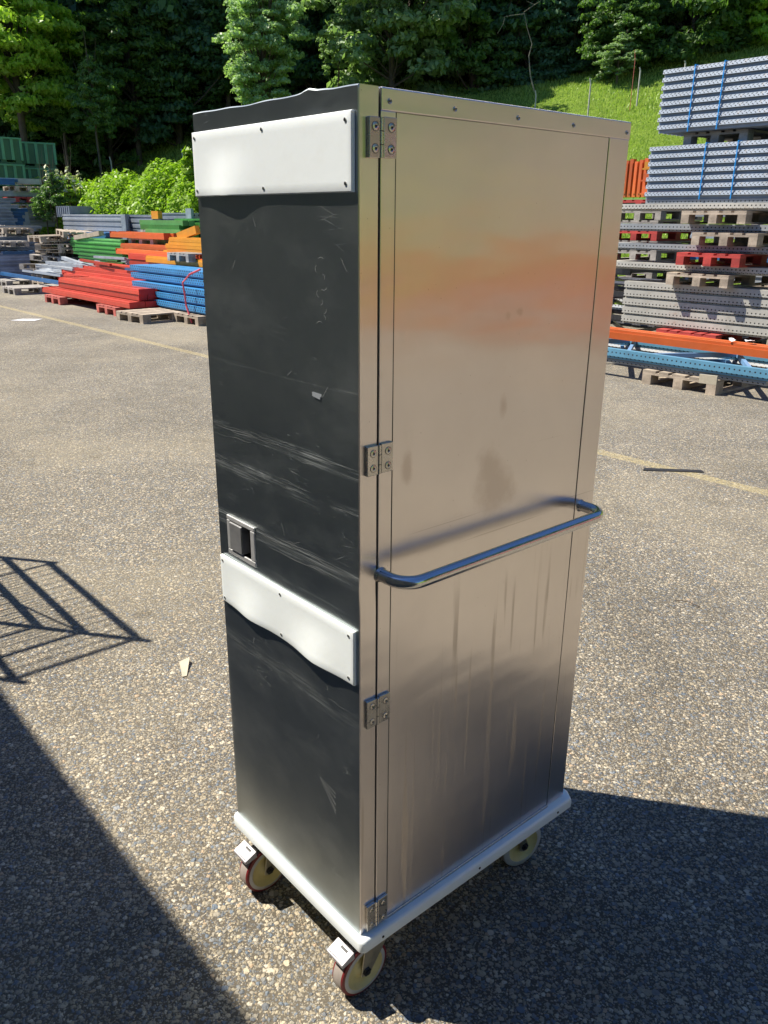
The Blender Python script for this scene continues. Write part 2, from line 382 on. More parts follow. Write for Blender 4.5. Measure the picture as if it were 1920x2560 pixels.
M['woodred'] = mat_plain('red painted pallet wood', (.42,.045,.035), .65, 0, .25, 9, dirt=(.28,.08,.05), bump=.2, vary=.32)
M['woodpink'] = mat_plain('faded red pallet wood', (.48,.12,.09), .7, 0, .25, 9, dirt=(.30,.12,.09), bump=.2, vary=.32)
M['red'] = mat_plain('red beam paint', (.50,.06,.035), .38, 0, .1, 4, dirt=(.42,.10,.06), vary=.32)
M['darkred'] = mat_plain('deep red paint', (.42,.012,.010), .42, 0, .1, 8)
M['orange'] = mat_plain('orange beam paint', (.62,.13,.03), .38, 0, .1, 4, dirt=(.5,.16,.06), vary=.32)
M['deeporange'] = mat_plain('deep orange paint', (.50,.085,.02), .42, 0, .1, 8)
M['yellow'] = mat_plain('yellow beam paint', (.62,.27,.02), .4, 0, .1, 4, dirt=(.5,.27,.08), vary=.32)
M['green'] = mat_plain('green beam paint', (.045,.22,.035), .42, 0, .2, 4, dirt=(.05,.12,.04), vary=.32)
M['palegreen'] = mat_plain('pale green beam paint', (.12,.36,.10), .42, 0, .2, 4, dirt=(.08,.2,.06), vary=.32)
M['blue'] = mat_plain('blue beam paint', (.03,.14,.34), .4, 0, .12, 4, dirt=(.08,.13,.2), vary=.32)
M['galv'] = mat_plain('galvanised steel', (.36,.39,.42), .45, .25, .15, 5, dirt=(.30,.31,.32), vary=.32)
M['galvdark'] = mat_plain('dull galvanised steel', (.25,.29,.34), .5, .2, .2, 5, dirt=(.16,.17,.19), vary=.32)
M['bluegrey'] = mat_plain('blue grey steel', (.22,.28,.42), .5, .2, .25, 5, dirt=(.2,.2,.26), vary=.32)
M['cream'] = mat_perf('cream perforated upright', (.47,.46,.41), .1, .5, .05, .018, (.28,.72), .075, rust=.0)
M['creamrust'] = mat_perf('rusty cream perforated upright', (.45,.44,.39), .1, .5, .05, .018, (.28,.72), .075, rust=.55)
M['perfgrey'] = mat_perf('grey perforated upright', (.30,.32,.33), .2, .5, .05, .017, (.25,.75), .07)
M['pack'] = mat_perf('galvanised slotted upright', (.25,.295,.345), .15, .5, .05, .024, (1.0, 1.4), .052, slit=True)
M['packin'] = mat_perf('shaded inner web of upright', (.26,.27,.31), .3, .5, .10, .014, (.5,), .03)
M['perfblue'] = mat_perf('blue perforated upright', (.04,.23,.48), .05, .42, .075, .026, (.42,.78), .125, dirt=(.12,.22,.35))
M['perfblue2'] = mat_perf('pale blue perforated upright', (.10,.27,.40), .05, .42, .05, .017, (.22,.68), .10, dirt=(.10,.18,.26))
M['bluebrace'] = mat_plain('blue brace paint', (.14,.28,.46), .4, 0, .12, 4)
M['strap'] = mat_plain('blue strap', (.03,.33,.80), .4, 0, .05)
M['pinkstrap'] = mat_plain('red strap', (.70,.10,.12), .5, 0, .1)
M['cardboard'] = mat_plain('cardboard', (.40,.36,.27), .8, 0, .1, 40)
M['plastic'] = mat_plain('white plastic scrap', (.8,.8,.82), .35, 0, .05, 40)
M['binstuff'] = mat_plain('green bin plastic', (.09,.28,.18), .5, 0, .12, 3)
M['bindark'] = mat_plain('dark green bin plastic', (.03,.11,.07), .5, 0, .12, 3)
M['bark'] = mat_plain('bark', (.09,.07,.05), .9, 0, .3, 8, bump=.5)
M['barkpale'] = mat_plain('pale bark', (.20,.18,.14), .9, 0, .3, 8, bump=.5)
M['post'] = mat_plain('pale fence post', (.45,.43,.38), .8, 0, .15, 8)
M['cladding'] = mat_plain('dark grey wall cladding', (.22,.23,.22), .6, 0, .1, 2)
M['leafA'] = mat_leaf('leaves mid green', (.085,.17,.045), (.15,.26,.07), .45)
M['leafB'] = mat_leaf('leaves pale green', (.21,.33,.15), (.33,.46,.23), .4)
M['leafC'] = mat_leaf('leaves yellow green', (.26,.42,.05), (.38,.54,.09), .5)
M['leafD'] = mat_leaf('leaves dark green', (.055,.125,.065), (.095,.185,.085), .4)
M['leafH'] = mat_leaf('hedge leaves', (.22,.37,.03), (.36,.52,.06), .4)
M['leafW'] = mat_leaf('pale seed heads', (.55,.58,.40), (.70,.70,.55), .2)
M['blade'] = mat_leaf('grass blades', (.24,.34,.06), (.36,.48,.11), .35)

# ------------------------------------------------------------------ ground, hill
def hill_h(x, y):
    y0 = 22.6 - 8.4*(1/(1+np.exp(-(x+1.5)/1.1)))
    y0 = y0 + .75*np.clip(-5 - x, 0, 9)
    a = y - y0; b = (x - 19.0)*.9
    s = np.maximum(a, b); s = .5*(s + np.sqrt(s*s + 1.2)) - .25     # soft foot
    s = np.maximum(s, 0)
    k = .38 - .055*np.tanh((x+2)/4) + .0115*np.clip(x-4, 0, 12)
    bumps = .18*np.sin(x*.35+1.2)*np.sin(y*.29+.4) + .07*np.sin(x*1.1)*np.sin(y*.9)
    return np.maximum(k*s + bumps*np.clip(s/5, 0, 1) - .02, -.3)
def grid_mesh(name, xs, ys, hf, mat):
    X, Y = np.meshgrid(xs, ys); Z = hf(X, Y)
    nx, ny = len(xs), len(ys)
    co = np.stack([X, Y, Z], -1).reshape(-1, 3)
    idx = np.arange(nx*ny).reshape(ny, nx)
    q = np.stack([idx[:-1,:-1], idx[:-1,1:], idx[1:,1:], idx[1:,:-1]], -1).reshape(-1, 4)
    me = bpy.data.meshes.new(name); me.vertices.add(len(co)); me.vertices.foreach_set('co', co.ravel())
    me.loops.add(q.size); me.loops.foreach_set('vertex_index', q.ravel()); me.polygons.add(len(q))
    me.polygons.foreach_set('loop_start', np.arange(0, q.size, 4)); me.update(calc_edges=True); me.validate()
    me.materials.append(mat); me.shade_smooth(); return me
g = MB(); g.add([(-300,-300,0),(300,-300,0),(300,300,0),(-300,300,0)], [(0,1,2,3)])
tag(g.build('ground', M['asphalt']), kind='structure')
xs = np.concatenate([np.linspace(-120, -40, 40), np.linspace(-39, 60, 250), np.linspace(61, 140, 30)])
ys = np.concatenate([np.linspace(-60, 8, 40), np.linspace(8.4, 60, 150), np.linspace(61, 160, 40)])
tag(obj('hill', grid_mesh('hill', xs, ys, lambda x, y: hill_h(x, y) - .02 - .25*np.clip(1 - np.maximum(y-14, x-18.5)/2, 0, 1)*0 , M['grass'])), kind='structure')

# ------------------------------------------------------------------ the steel cabinet trolley (local x = depth, y = door width)
CW, CD, ZB, ZT = 0.4739, 0.6605, 0.190, 1.737
cab = empty('cabinet_trolley', (0, 0, 0), YROT, 'tall dented stainless steel cabinet trolley with white bumper strips on castors', 'cabinet trolley')
def disc(mb, c, r, t, axis, n=16):
    mb.lathe([(0.0001, 0), (r, 0), (r*.96, t), (0.0001, t)], c, n, axis)

# body box with proud corner strips
b = MB(); b.box(.043, CD-.001, .001, CW-.001, ZB, ZT-.002); b.build('body', M['side'], cab, bevel=.0015)
# front strip and rear strip and inner panel of the side face
b = MB(); b.box(.0405, .0695, -.0016, .012, ZB+.004, 1.7065); b.build('corner_strip', M['side'], cab, bevel=.0012)
b = MB(); b.box(.5985, CD+.001, -.0016, .012, ZB+.004, 1.7065); b.build('corner_strip', M['side'], cab, bevel=.0012)
# side panel: slightly bowed sheet
def sheet_x(name, xs, zs, fy, mat, parent):   # sheet in the x-z plane facing -y
    X, Z = np.meshgrid(xs, zs); Yv = fy(X, Z); nx, nz = len(xs), len(zs)
    vs = [(float(a), float(b_), float(c)) for a, b_, c in zip(X.ravel(), Yv.ravel(), Z.ravel())]
    fs = [(j*nx+i, j*nx+i+1, (j+1)*nx+i+1, (j+1)*nx+i) for j in range(nz-1) for i in range(nx-1)]
    mb = MB(); mb.add(vs, fs); o = mb.build(name, mat, parent, smooth=60); return o
sheet_x('side_panel', np.linspace(.0717, .5962, 30), np.linspace(ZB+.008, 1.7055, 70),
        lambda X, Z: -.0007 - .0008*np.sin((X-.07)/.525*PI)*np.sin((Z-.19)/1.5*PI*2) - .0005*np.sin(Z*7+X*5), M['side'], cab)
b = MB(); b.box(.0695, .0717, -.0004, .002, ZB, 1.706); b.build('seam', M['black'], cab)
b = MB(); b.box(.5962, .5985, -.0004, .002, ZB, 1.706); b.build('seam', M['black'], cab)
b = MB(); b.box(.0695, .5985, -.0035, .0015, ZB, ZB+.0075); b.build('lower_lip', M['steel'], cab, bevel=.001)
# cap round the top
b = MB(); b.box(.0405, CD+.0028, -.0024, CW+.002, 1.706, ZT); cap = b.build('top_cap', M['side'], cab, bevel=.0022, seg=3)
for x, z in ((.056, 1.7192), (.189, 1.7198), (.337, 1.719), (.486, 1.719), (.650, 1.718)):
    s_ = MB(); s_.lathe([(.0001, -.0048), (.0014, -.0040), (.0014, -.0030), (.0032, -.0042), (.0040, -.0024)], (x, 0, z), 16, 'Y'); s_.build('screw', M['steel'], cap, smooth=40)
    s_ = MB(); disc(s_, (x, -.0047, z), .0013, .0005, 'Y', 6); 
    s_.build('socket', M['black'], cap)

# door: dented outer sheet with the recess for the latch cut into it
HY0, HY1, HZ0, HZ1 = .340, .427, .902, .975
ys_ = sorted(set(list(np.linspace(.004, CW-.004, 46).round(4)) + [0.0, .0012, CW-.0012, CW, HY0, HY1]))
zs_ = sorted(set(list(np.linspace(ZB+.006, ZT-.006, 150).round(4)) + [ZB, ZB+.002, ZT-.002, ZT, HZ0, HZ1]))
def door_x(y, z):
    e = min(y, CW-y, z-ZB, ZT-z); r = .0022
    x = .0 if e > r else r - math.sqrt(max(0, r*r-(r-e)**2))
    d = .0011*math.sin(5.2*y+2.3*z)*math.sin(3.1*z+1) + .0007*math.sin(13*y+1)*math.sin(9*z)
    d += .0030*math.exp(-((y-.105)/.018)**2-((z-1.722)/.012)**2)          # dent under the top edge
    for dz, s_ in ((1.172, .0006), (1.095, .0007), (.978, .0008)): d += s_*math.exp(-((z-dz)/.012)**2)
    k = min(1, max(0, e/.012))
    return x + d*k
def door_z(y, z):
    if z > ZT-.03:
        t = (z-(ZT-.03))/.03
        return z + t*(.0052*math.exp(-((y-.118)/.016)**2) + .0022*math.exp(-((y-.085)/.02)**2) - .0015*math.exp(-((y-.30)/.05)**2) + .0012*math.sin(y*60)*.4)
    return z
mb = MB(); ny = len(ys_)
for z in zs_:
    for y in ys_:
        e = min(y, CW-y)
        dy = .0009*math.sin(z*41)*math.exp(-((z-.975)/.05)**2) if y == 0 else 0
        mb.v.append((door_x(y, z), y+dy, door_z(y, z)))
for j in range(len(zs_)-1):
    for i in range(ny-1):
        yc, zc = (ys_[i]+ys_[i+1])/2, (zs_[j]+zs_[j+1])/2
        if HY0 < yc < HY1 and HZ0 < zc < HZ1: continue
        mb.f.append((j*ny+i, j*ny+i+1, (j+1)*ny+i+1, (j+1)*ny+i))
# returns of the sheet: sides, top, bottom and back
def strip(pts, x1):
    n0 = len(mb.v); mb.v.extend(pts); mb.v.extend([(x1, p[1], p[2]) for p in pts]); k = len(pts)
    for i in range(k-1): mb.f.append((n0+i, n0+i+1, n0+k+i+1, n0+k+i))
P_ = lambda y, z: (door_x(y, z), y + (.0009*math.sin(z*41)*math.exp(-((z-.975)/.05)**2) if y == 0 else 0), door_z(y, z))
strip([P_(0.0, z) for z in zs_], .0372); strip([P_(CW, z) for z in zs_], .0372)
strip([P_(y, ZT) for y in ys_], .0372); strip([P_(y, ZB) for y in ys_], .0372)
mb.add([(.0372,0,ZB),(.0372,CW,ZB),(.0372,CW,ZT),(.0372,0,ZT)], [(0,1,2,3)])
door = mb.build('door', M['door'], cab, smooth=32)
door.data.materials.append(M['side'])
for p in door.data.polygons:                       # the door's folded edge is bare steel like the side
    if abs(p.normal.y) > .7 or abs(p.normal.z) > .9: p.material_index = 1
# recess and latch
lt = MB()
lt.box(.0005, .020, HY0, HY0+.001, HZ0, HZ1); lt.box(.0005, .020, HY1-.001, HY1, HZ0, HZ1)
lt.box(.0005, .020, HY0+.001, HY1-.001, HZ0, HZ0+.001); lt.box(.0005, .020, HY0+.001, HY1-.001, HZ1-.001, HZ1)
lt.box(.019, .021, HY0, HY1, HZ0, HZ1)
latch = lt.build('latch', M['dark'], door)
f = MB()
yo0, yo1, zo0, zo1 = .3285, .4345, .8945, .981
for a in ((yo0, yo1, HZ1-.004, zo1), (yo0, yo1, zo0, HZ0+.004), (yo0, HY0+.004, HZ0+.004, HZ1-.004), (HY1-.004, yo1, HZ0+.004, HZ1-.004)): f.box(-.0032, .0012, *a)
f.build('frame', M['latchsteel'], latch, bevel=.0018, seg=3)
f = MB(); f.box(-.006, .0005, .3735, HY1-.006, HZ0+.006, HZ1-.006); f.box(-.006, .014, .3735, .378, HZ0+.006, HZ1-.006)
f.build('paddle', M['dullsteel'], latch, bevel=.003, seg=3)

# white bumper strips on the door, bowed where they have come loose
def strip_panel(y0, y1, z0, z1, bow, t=.0068):
    ny_, nz_ = 48, 8; ys2 = np.linspace(y0, y1, ny_); zs2 = np.linspace(z0, z1, nz_)
    mb = MB()
    def ed(y, z): e = min(y-y0, y1-y, z-z0, z1-z); r = .002; return 0 if e >= r else r-math.sqrt(max(0, r*r-(r-e)**2))
    ys3 = np.concatenate([[y0, y0+.0008, y0+.002], ys2[1:-1], [y1-.002, y1-.0008, y1]]); zs3 = np.concatenate([[z0, z0+.0008, z0+.002], zs2[1:-1], [z1-.002, z1-.0008, z1]])
    a, c = len(ys3), len(zs3)
    for z in zs3:
        for y in ys3: mb.v.append((-t - bow(y, z) + ed(y, z), y, z))
    for z in zs3:
        for y in ys3: mb.v.append((-bow(y, z)*.9 - .0002, y, z))
    for j in range(c-1):
        for i in range(a-1):
            q = (j*a+i, j*a+i+1, (j+1)*a+i+1, (j+1)*a+i); mb.f.append(q); mb.f.append(tuple(k+a*c for k in q[::-1]))
    for i in range(a-1):
        mb.f.append((i, i+1, a*c+i+1, a*c+i)); k = (c-1)*a; mb.f.append((k+i, k+i+1, a*c+k+i+1, a*c+k+i))
    for j in range(c-1):
        mb.f.append((j*a, (j+1)*a, a*c+(j+1)*a, a*c+j*a)); k = a-1; mb.f.append((j*a+k, (j+1)*a+k, a*c+(j+1)*a+k, a*c+j*a+k))
    o = mb.build('bumper_strip', M['white'], cab, smooth=50)
    for y, z in ((y0+.014, z0+.012), (y0+.014, z1-.012), ((y0+y1)/2, z0+.010), ((y0+y1)/2, z1-.010), (y1-.010, z0+.010), (y1-.010, z1-.010)):
        s_ = MB(); disc(s_, (-t-bow(y, z)-.0012, y, z), .0027, .0010, 'X', 14); sc_ = s_.build('screw', M['steel'], o, smooth=40)
        s_ = MB(); disc(s_, (-t-bow(y, z)-.0016, y, z), .0017, .0005, 'X', 8); s_.build('socket', M['black'], o)
    return o
bell = lambda y, c, s_: math.exp(-((y-c)/s_)**2)
top_strip = strip_panel(.007, .4695, 1.5965, 1.7045, lambda y, z: max(0, (1.668-z)/.07)*.0092*bell(y, .352, .062))
top_strip['label'] = 'upper wide white plastic bumper strip'
low_strip = strip_panel(.008, .4655, .7735, .8815, lambda y, z: max(0, (.846-z)/.07)*(.0080*bell(y, .345, .055) + .0095*bell(y, .120, .060)))
low_strip['label'] = 'lower white plastic bumper strip'
# torn silver sticker
s_ = MB(); s_.add([(-.0022,.122,1.287),(-.0022,.098,1.286),(-.0022,.100,1.277),(-.0022,.121,1.280)], [(0,1,2,3)]); s_.add([(-.0002,.122,1.287),(-.0002,.098,1.286),(-.0002,.100,1.277),(-.0002,.121,1.280)], [(3,2,1,0)])
s_.build('sticker', M['galv'], door)
# deep scuff near the bottom, a fan of bare metal scratches
rs = random.Random(4); DX = lambda y, z: door_x(y, z) - .0005
def door_mark(pts, wd, name='scratch', mat='scratchmetal'):   # thin tapered scrape following the sheet
    s_ = MB(); n_ = len(pts); a = []; b = []
    for k, (y, z) in enumerate(pts):
        y = min(CW-.003, max(.003, y)); t = wd*(.25+.75*math.sin(PI*(k+.5)/n_))/2; q = pts[min(k+1, n_-1)]; p = pts[max(k-1, 0)]
        dy, dz = q[0]-p[0], q[1]-p[1]; l_ = math.hypot(dy, dz)+1e-9; ny_, nz_ = -dz/l_*t, dy/l_*t
        a.append((DX(y+ny_, z+nz_), y+ny_, z+nz_)); b.append((DX(y-ny_, z-nz_), y-ny_, z-nz_))
    s_.add(a+b, [(k, k+1, n_+k+1, n_+k) for k in range(n_-1)]); return s_.build(name, M[mat], door)
s_ = MB()
for k in (0, 2, 4, 5, 7, 8):
    a0 = (.128-rs.random()*.006, .507-rs.random()*.004); e = (.0735+rs.random()*.001, .495-k*.0062+rs.random()*.004)
    s_.add([(DX(*a0)-.0003,)+a0, (DX(*e)-.0003, e[0], e[1]+.0007), (DX(*e)-.0003, e[0], e[1]-.0010-rs.random()*.0010), (DX(*a0)-.0003, a0[0], a0[1]-.0004)], [(0,1,2,3)])
s_.build('scuff', M['scratchmetal'], door)
for k in range(9):                                  # little curved nicks one above the other
    yy, zz = .094+.006*math.sin(k*1.7), 1.498-k*.0125; r0 = .006+.004*rs.random(); a0 = rs.uniform(0, 6)
    door_mark([(yy+r0*math.cos(a0+t*.5), zz+r0*math.sin(a0+t*.5)*.7) for t in range(5)], .0009)
for zc, n0, wd in ((1.176, 7, .0008), (1.158, 4, .0006), (1.101, 7, .0008), (1.086, 4, .0006), (.983, 8, .0008), (.966, 6, .0007), (.70, 4, .0007), (.682, 2, .0006)):
    for k in range(n0):
        y0 = rs.uniform(.0, .42); L_ = rs.uniform(.03, .16); z0 = zc+rs.uniform(-.007, .007); sl_ = rs.uniform(-.05, .05)
        if y0+L_ > .32 and .885 < zc < .985: y0 = rs.uniform(.0, .2); L_ = min(L_, .31-y0)
        door_mark([(y0+L_*t/8, z0+sl_*L_*t/8+.0012*math.sin(t*.9+k)) for t in range(9)], wd*rs.uniform(.5, 1.2))
for k in range(14):
    y0, z0, an, L_ = rs.uniform(.02, .43), rs.uniform(.25, 1.55), rs.uniform(-1.4, 1.4), rs.uniform(.008, .03)
    door_mark([(y0+math.cos(an)*L_*t/4, z0+math.sin(an)*L_*t/4) for t in range(5)], .0008)

# hinges
def hinge(z0, z1, xl, kn=3):
    h = bpy.data.objects.new('hinge', None); col.objects.link(h); h.parent = cab
    zc = (z0+z1)/2
    l_ = MB(); l_.box(xl, .0345, -.0072, -.0003, z0, z1); a = l_.build('leaf', M['steel'], h, bevel=.0009)
    l_ = MB(); l_.box(.0420, .0672, -.0072, -.0019, z0+.001, z1+.001); c = l_.build('leaf', M['steel'], h, bevel=.0009)
    k_ = MB()
    zz = np.linspace(z0, z1, kn+1)
    for i in range(kn): k_.lathe([(.0001, zz[i]+.0006), (.0042, zz[i]+.0006), (.0042, zz[i+1]-.0006), (.0001, zz[i+1]-.0006)], (.0383, -.0042, 0), 14, 'Z')
    k_.build('knuckle', M['steel'], h, smooth=40)
    for par, x in ((a, (xl+.0345)/2+.001), (c, .0560)):
        for z in (z0+.0125, z1-.0125):
            s_ = MB(); s_.lathe([(.0001,-.0078),(.0018,-.0078),(.0030,-.0086),(.0056,-.0080),(.0064,-.0066)], (x, 0, z), 20, 'Y'); s_.build('screw', M['steel'], par, smooth=35)
            s_ = MB(); s_.lathe([(.0064,-.0075),(.0068,-.0075)], (x, 0, z), 20, 'Y'); s_.lathe([(.0001,-.0090),(.0018,-.0090)], (x, 0, z), 8, 'Y'); s_.build('screw_recess', M['black'], par)
    return h
hinge(1.643, 1.697, .0150); hinge(1.165, 1.215, .0120); hinge(.681, .738, .0125); hinge(.196, .260, .0135, 5)

# push bar on the side
pts = []; Yo, r_ = -.066, .040; x0, x1, zh = .047, .617, .980
pts.append((x0, .004, zh)); pts.append((x0, Yo+r_+.012, zh))
for k in range(0, 10):
    a = k/9*PI/2; pts.append((x0 + r_ - r_*math.cos(a), Yo + r_ - r_*math.sin(a), zh))
for k in range(1, 14): pts.append((x0+r_+(x1-x0-2*r_)*k/14, Yo, zh))
for k in range(0, 10):
    a = k/9*PI/2; pts.append((x1 - r_ + r_*math.sin(a), Yo + r_ - r_*math.cos(a), zh))
pts.append((x1, Yo+r_+.012, zh)); pts.append((x1, .004, zh))
hb = MB(); hb.tube(pts, .0117, 24); pb = hb.build('push_bar', M['tube'], cab, smooth=50)
for x in (x0, x1):
    s_ = MB(); s_.lathe([(.0118, -.007), (.0128, -.004), (.0140, -.0020), (.0145, 0)], (x, .0005, zh), 24, 'Y'); s_.build('weld_collar', M['steel'], pb, smooth=60)

# base plate bumper with rounded outline
def rounded(x0, x1, y0, y1, r, n=7, cut=None):
    pts = []
    for cx, cy, a0 in ((x1-r, y1-r, 0), (x0+r, y1-r, 90), (x0+r, y0+r, 180), (x1-r, y0+r, 270)):
        if cut and a0 == 270: pts += [(x1-.014, y0), (x1, y0+.022)][::1] if False else [(x1-.016, y0), (x1, y0+.024)]; continue
        for k in range(n): a = R(a0+90*k/(n-1)); pts.append((cx+r*math.cos(a), cy+r*math.sin(a)))
    return pts
bp = MB(); ol = rounded(-.0105, .690, -.0195, .484, .013, cut=True); n_ = len(ol); cx_, cy_ = .338, .232
def ring(off, z): return [(p[0]-off*(1 if p[0] > cx_ else -1), p[1]-off*(1 if p[1] > cy_ else -1), z) for p in ol]
lay = [ring(.003, .1585), ring(.0006, .1605), ring(0, .165), ring(0, .182), ring(.0014, .1872), ring(.005, .1905)]
for L_ in lay: bp.v += L_
for j in range(len(lay)-1):
    for i in range(n_): bp.f.append((j*n_+i, j*n_+(i+1)%n_, (j+1)*n_+(i+1)%n_, (j+1)*n_+i))
bp.f.append(tuple(range(n_))); bp.f.append(tuple((len(lay)-1)*n_+i for i in range(n_)))
base = bp.build('base_bumper', M['white'], cab, smooth=40)
for x in (.045, .335, .62):
    s_ = MB(); disc(s_, (x, -.0207, .173), .003, .0014, 'Y', 10); s_.build('screw', M['black'], base)

# castors
def castor(cx, cy, front):
    c = bpy.data.objects.new('castor', None); col.objects.link(c); c.parent = cab; c.location = (cx, cy, 0)
    d = -1 if front else 1          # trailing side
    Rr, hw = .0620, .0175
    whl = MB(); whl.lathe([(Rr-.0065, -hw-.0006), (Rr-.0015, -hw+.001), (Rr, -hw+.004), (Rr+.0004, 0), (Rr, hw-.004), (Rr-.0015, hw-.001), (Rr-.0065, hw+.0006)], (0, 0, Rr), 56, 'Y')
    wheel = whl.build('wheel', M['tread'], c, smooth=50)
    for s_ in (-1, 1):
        q = MB(); q.lathe([(Rr-.0068, s_*(hw+.0012)), (Rr-.0012, s_*(hw-.0006)), (Rr+.0003, s_*(hw-.0044))], (0, 0, Rr), 56, 'Y'); q.build('tyre_edge', M['tyre'] if front else M['rimedge'], wheel, smooth=50)
        q = MB(); q.lathe([(Rr-.0066, s_*(hw+.0008)), (Rr-.0085, s_*(hw+.0022)), (Rr-.0155, s_*(hw+.0022))], (0, 0, Rr), 56, 'Y'); q.build('rim_edge', M['rimedge'], wheel, smooth=50)
        q = MB(); q.lathe([(Rr-.0155, s_*(hw+.0022)), (Rr-.021, s_*(hw-.0035)), (Rr-.036, s_*(hw-.0075)), (Rr-.044, s_*(hw-.004)), (Rr-.050, s_*(hw+.002)), (.0001, s_*(hw+.002))], (0, 0, Rr), 48, 'Y'); q.build('rim', M['rim'], wheel, smooth=50)
        q = MB(); q.lathe([(.0105, s_*(hw+.003)), (.0105, s_*(hw+.0095)), (.0001, s_*(hw+.0095))], (0, 0, Rr), 6, 'Y'); q.lathe([(.005, s_*(hw+.0095)), (.005, s_*(hw+.013)), (.0001, s_*(hw+.013))], (0, 0, Rr), 12, 'Y'); q.build('axle_bolt', M['dark'], wheel, smooth=30)
        # fork leg: tapered plate from the swivel head down to the axle
        k_ = MB(); y0_, y1_ = s_*(hw+.0032), s_*(hw+.0060)
        poly = [(-.014, Rr-.008), (0, Rr-.0145), (.014, Rr-.006), (-d*.066, .128), (-d*.030-.012*(-d), .1365), (d*.004, .130)]
        if d > 0: poly = [(-p[0], p[1]) for p in [(.014, Rr-.008), (0, Rr-.0145), (-.014, Rr-.006), (.066, .128), (.018, .1365), (-.004, .130)]]
        nn_ = len(poly); k_.add([(p[0], y0_, p[1]) for p in poly] + [(p[0], y1_, p[1]) for p in poly],
             [tuple(range(nn_)), tuple(range(nn_, 2*nn_))[::-1]] + [(i, (i+1)%nn_, nn_+(i+1)%nn_, nn_+i) for i in range(nn_)])
        k_.build('fork_leg', M['zinc'], c, bevel=.0008)
    px = -d*.036
    t_ = MB(); t_.box(px-.026, px+.026, -hw-.0065, hw+.0065, .1285, .1325); t_.lathe([(.0001, .1325), (.024, .1325), (.026, .138), (.024, .147), (.0001, .147)], (px, 0, 0), 24, 'Z'); t_.box(px-.036, px+.036, -.036, .036, .1505, .1583)
    t_.lathe([(.012, .1465), (.012, .151)], (px, 0, 0), 16, 'Z'); t_.build('swivel_head', M['zinc'], c, bevel=.0008)
    if front:
        p_ = MB(); p_.add([(-.068,-.027,.128),(-.036,-.027,.142),(-.036,.027,.142),(-.068,.027,.128),(-.066,-.027,.118),(-.034,-.027,.124),(-.034,.027,.124),(-.066,.027,.118)],
              [(0,1,2,3),(7,6,5,4),(0,4,5,1),(1,5,6,2),(2,6,7,3),(3,7,4,0)])
        br = p_.build('brake_pedal', M['pedalmetal'], c, bevel=.002)
        q = MB(); zt = lambda x: .128+(x+.068)*.4375+.0012
        for a0, a1, b0, b1 in ((-.047,-.042,-.014,.006), (-.0655,-.0640,-.024,.024)): q.add([(a0,b0,zt(a0)),(a1,b0,zt(a1)),(a1,b1,zt(a1)),(a0,b1,zt(a0))], [(0,1,2,3)])
        q.build('pedal_mark', M['black'], br)
        q = MB(); q.box(-.040, .010, -.012, .012, .1235, .1275); q.build('brake_arm', M['dark'], c, bevel=.001)
    return c
castor(.0285, .0365, True); castor(.0285, .4080, True); rc = castor(.5700, .0560, False); rc.rotation_euler = (0, 0, R(-9)); castor(.5800, .4080, False)

# ------------------------------------------------------------------ pallets and beams of the yard
rnd = random.Random(11)
_pal = {}
def pallet(v, u, z, mat, label, rot=0.0, group='pallets of the yard'):
    """0.8 along U, 1.2 along V when rot = 0"""
    if mat not in _pal:
        t = empty('pallet', (0,0,0))
        d = MB(); rr = random.Random(3)
        for i, (y, w_) in enumerate(((-.3275,.145),(-.165,.1),(0,.145),(.165,.1),(.3275,.145))): 
            d.box(-.6, .6, y-w_/2, y+w_/2, .122, .1425+rr.random()*.002)
        d.build('deck', M[mat], t)
        s_ = MB()
        for x in (-.5275, 0, .5275): s_.box(x-.0725, x+.0725, -.4, .4, .1, .1218)
        s_.build('stringer', M[mat], t)
        for y in (-.35, 0, .35):
            s_ = MB(); s_.box(-.6, .6, y-.05, y+.05, 0, .022); s_.build('skid', M[mat], t)
            for x in (-.5275, 0, .5275):
                s_ = MB(); s_.box(x-.0725, x+.0725, y-.05, y+.05, .0222, .0998); s_.build('block', M[mat], t)
        _pal[mat] = t; p = t
    else: p = copy_tree(_pal[mat])
    p.location = W(v, u, z); p.rotation_euler = (0, 0, YROT + rot)
    return tag(p, label, 'pallet', group)

_bm = {}
def beam_mesh(L, w, h, mat, kind):
    k = (round(L, 2), w, h, mat, kind)
    if k in _bm: return _bm[k]
    mb = MB(); a, b = -w/2, w/2
    if kind == 'step':            # pallet rack crossbeam: closed section with a rebate along the top
        poly = [(a, 0), (b, 0), (b, h*.72), (b-.014, h*.72), (b-.014, h), (a+.014, h), (a+.014, h*.72), (a, h*.72)]
    elif kind == 'chan':          # open channel lying on its side: deep groove between two lips
        poly = [(a, 0), (b, 0), (b, h*.30), (b-.02, h*.34), (b-.02, h*.66), (b, h*.70), (b, h), (a, h), (a, h*.70), (a+.02, h*.66), (a+.02, h*.34), (a, h*.30)]
    elif kind == 'slot':          # rack upright seen on its punched face, webs set back below it
        poly = [(a+.045, 0), (b-.045, 0), (b-.045, h*.43), (b, h*.45), (b-.012, h-.002), (a+.012, h-.002), (a, h*.45), (a+.045, h*.43)]
    elif kind == 'face':          # upright face with a thin gap under it
        poly = [(a+.045, 0), (b-.045, 0), (b-.045, h*.24), (b, h*.26), (b, h-.001), (a, h-.001), (a, h*.26), (a+.045, h*.24)]
    else: poly = [(a, 0), (b, 0), (b, h), (a, h)]
    mb.extrude(poly, -L/2, L/2)
    me = mb.mesh('beam', M[mat]); _bm[k] = me; return me
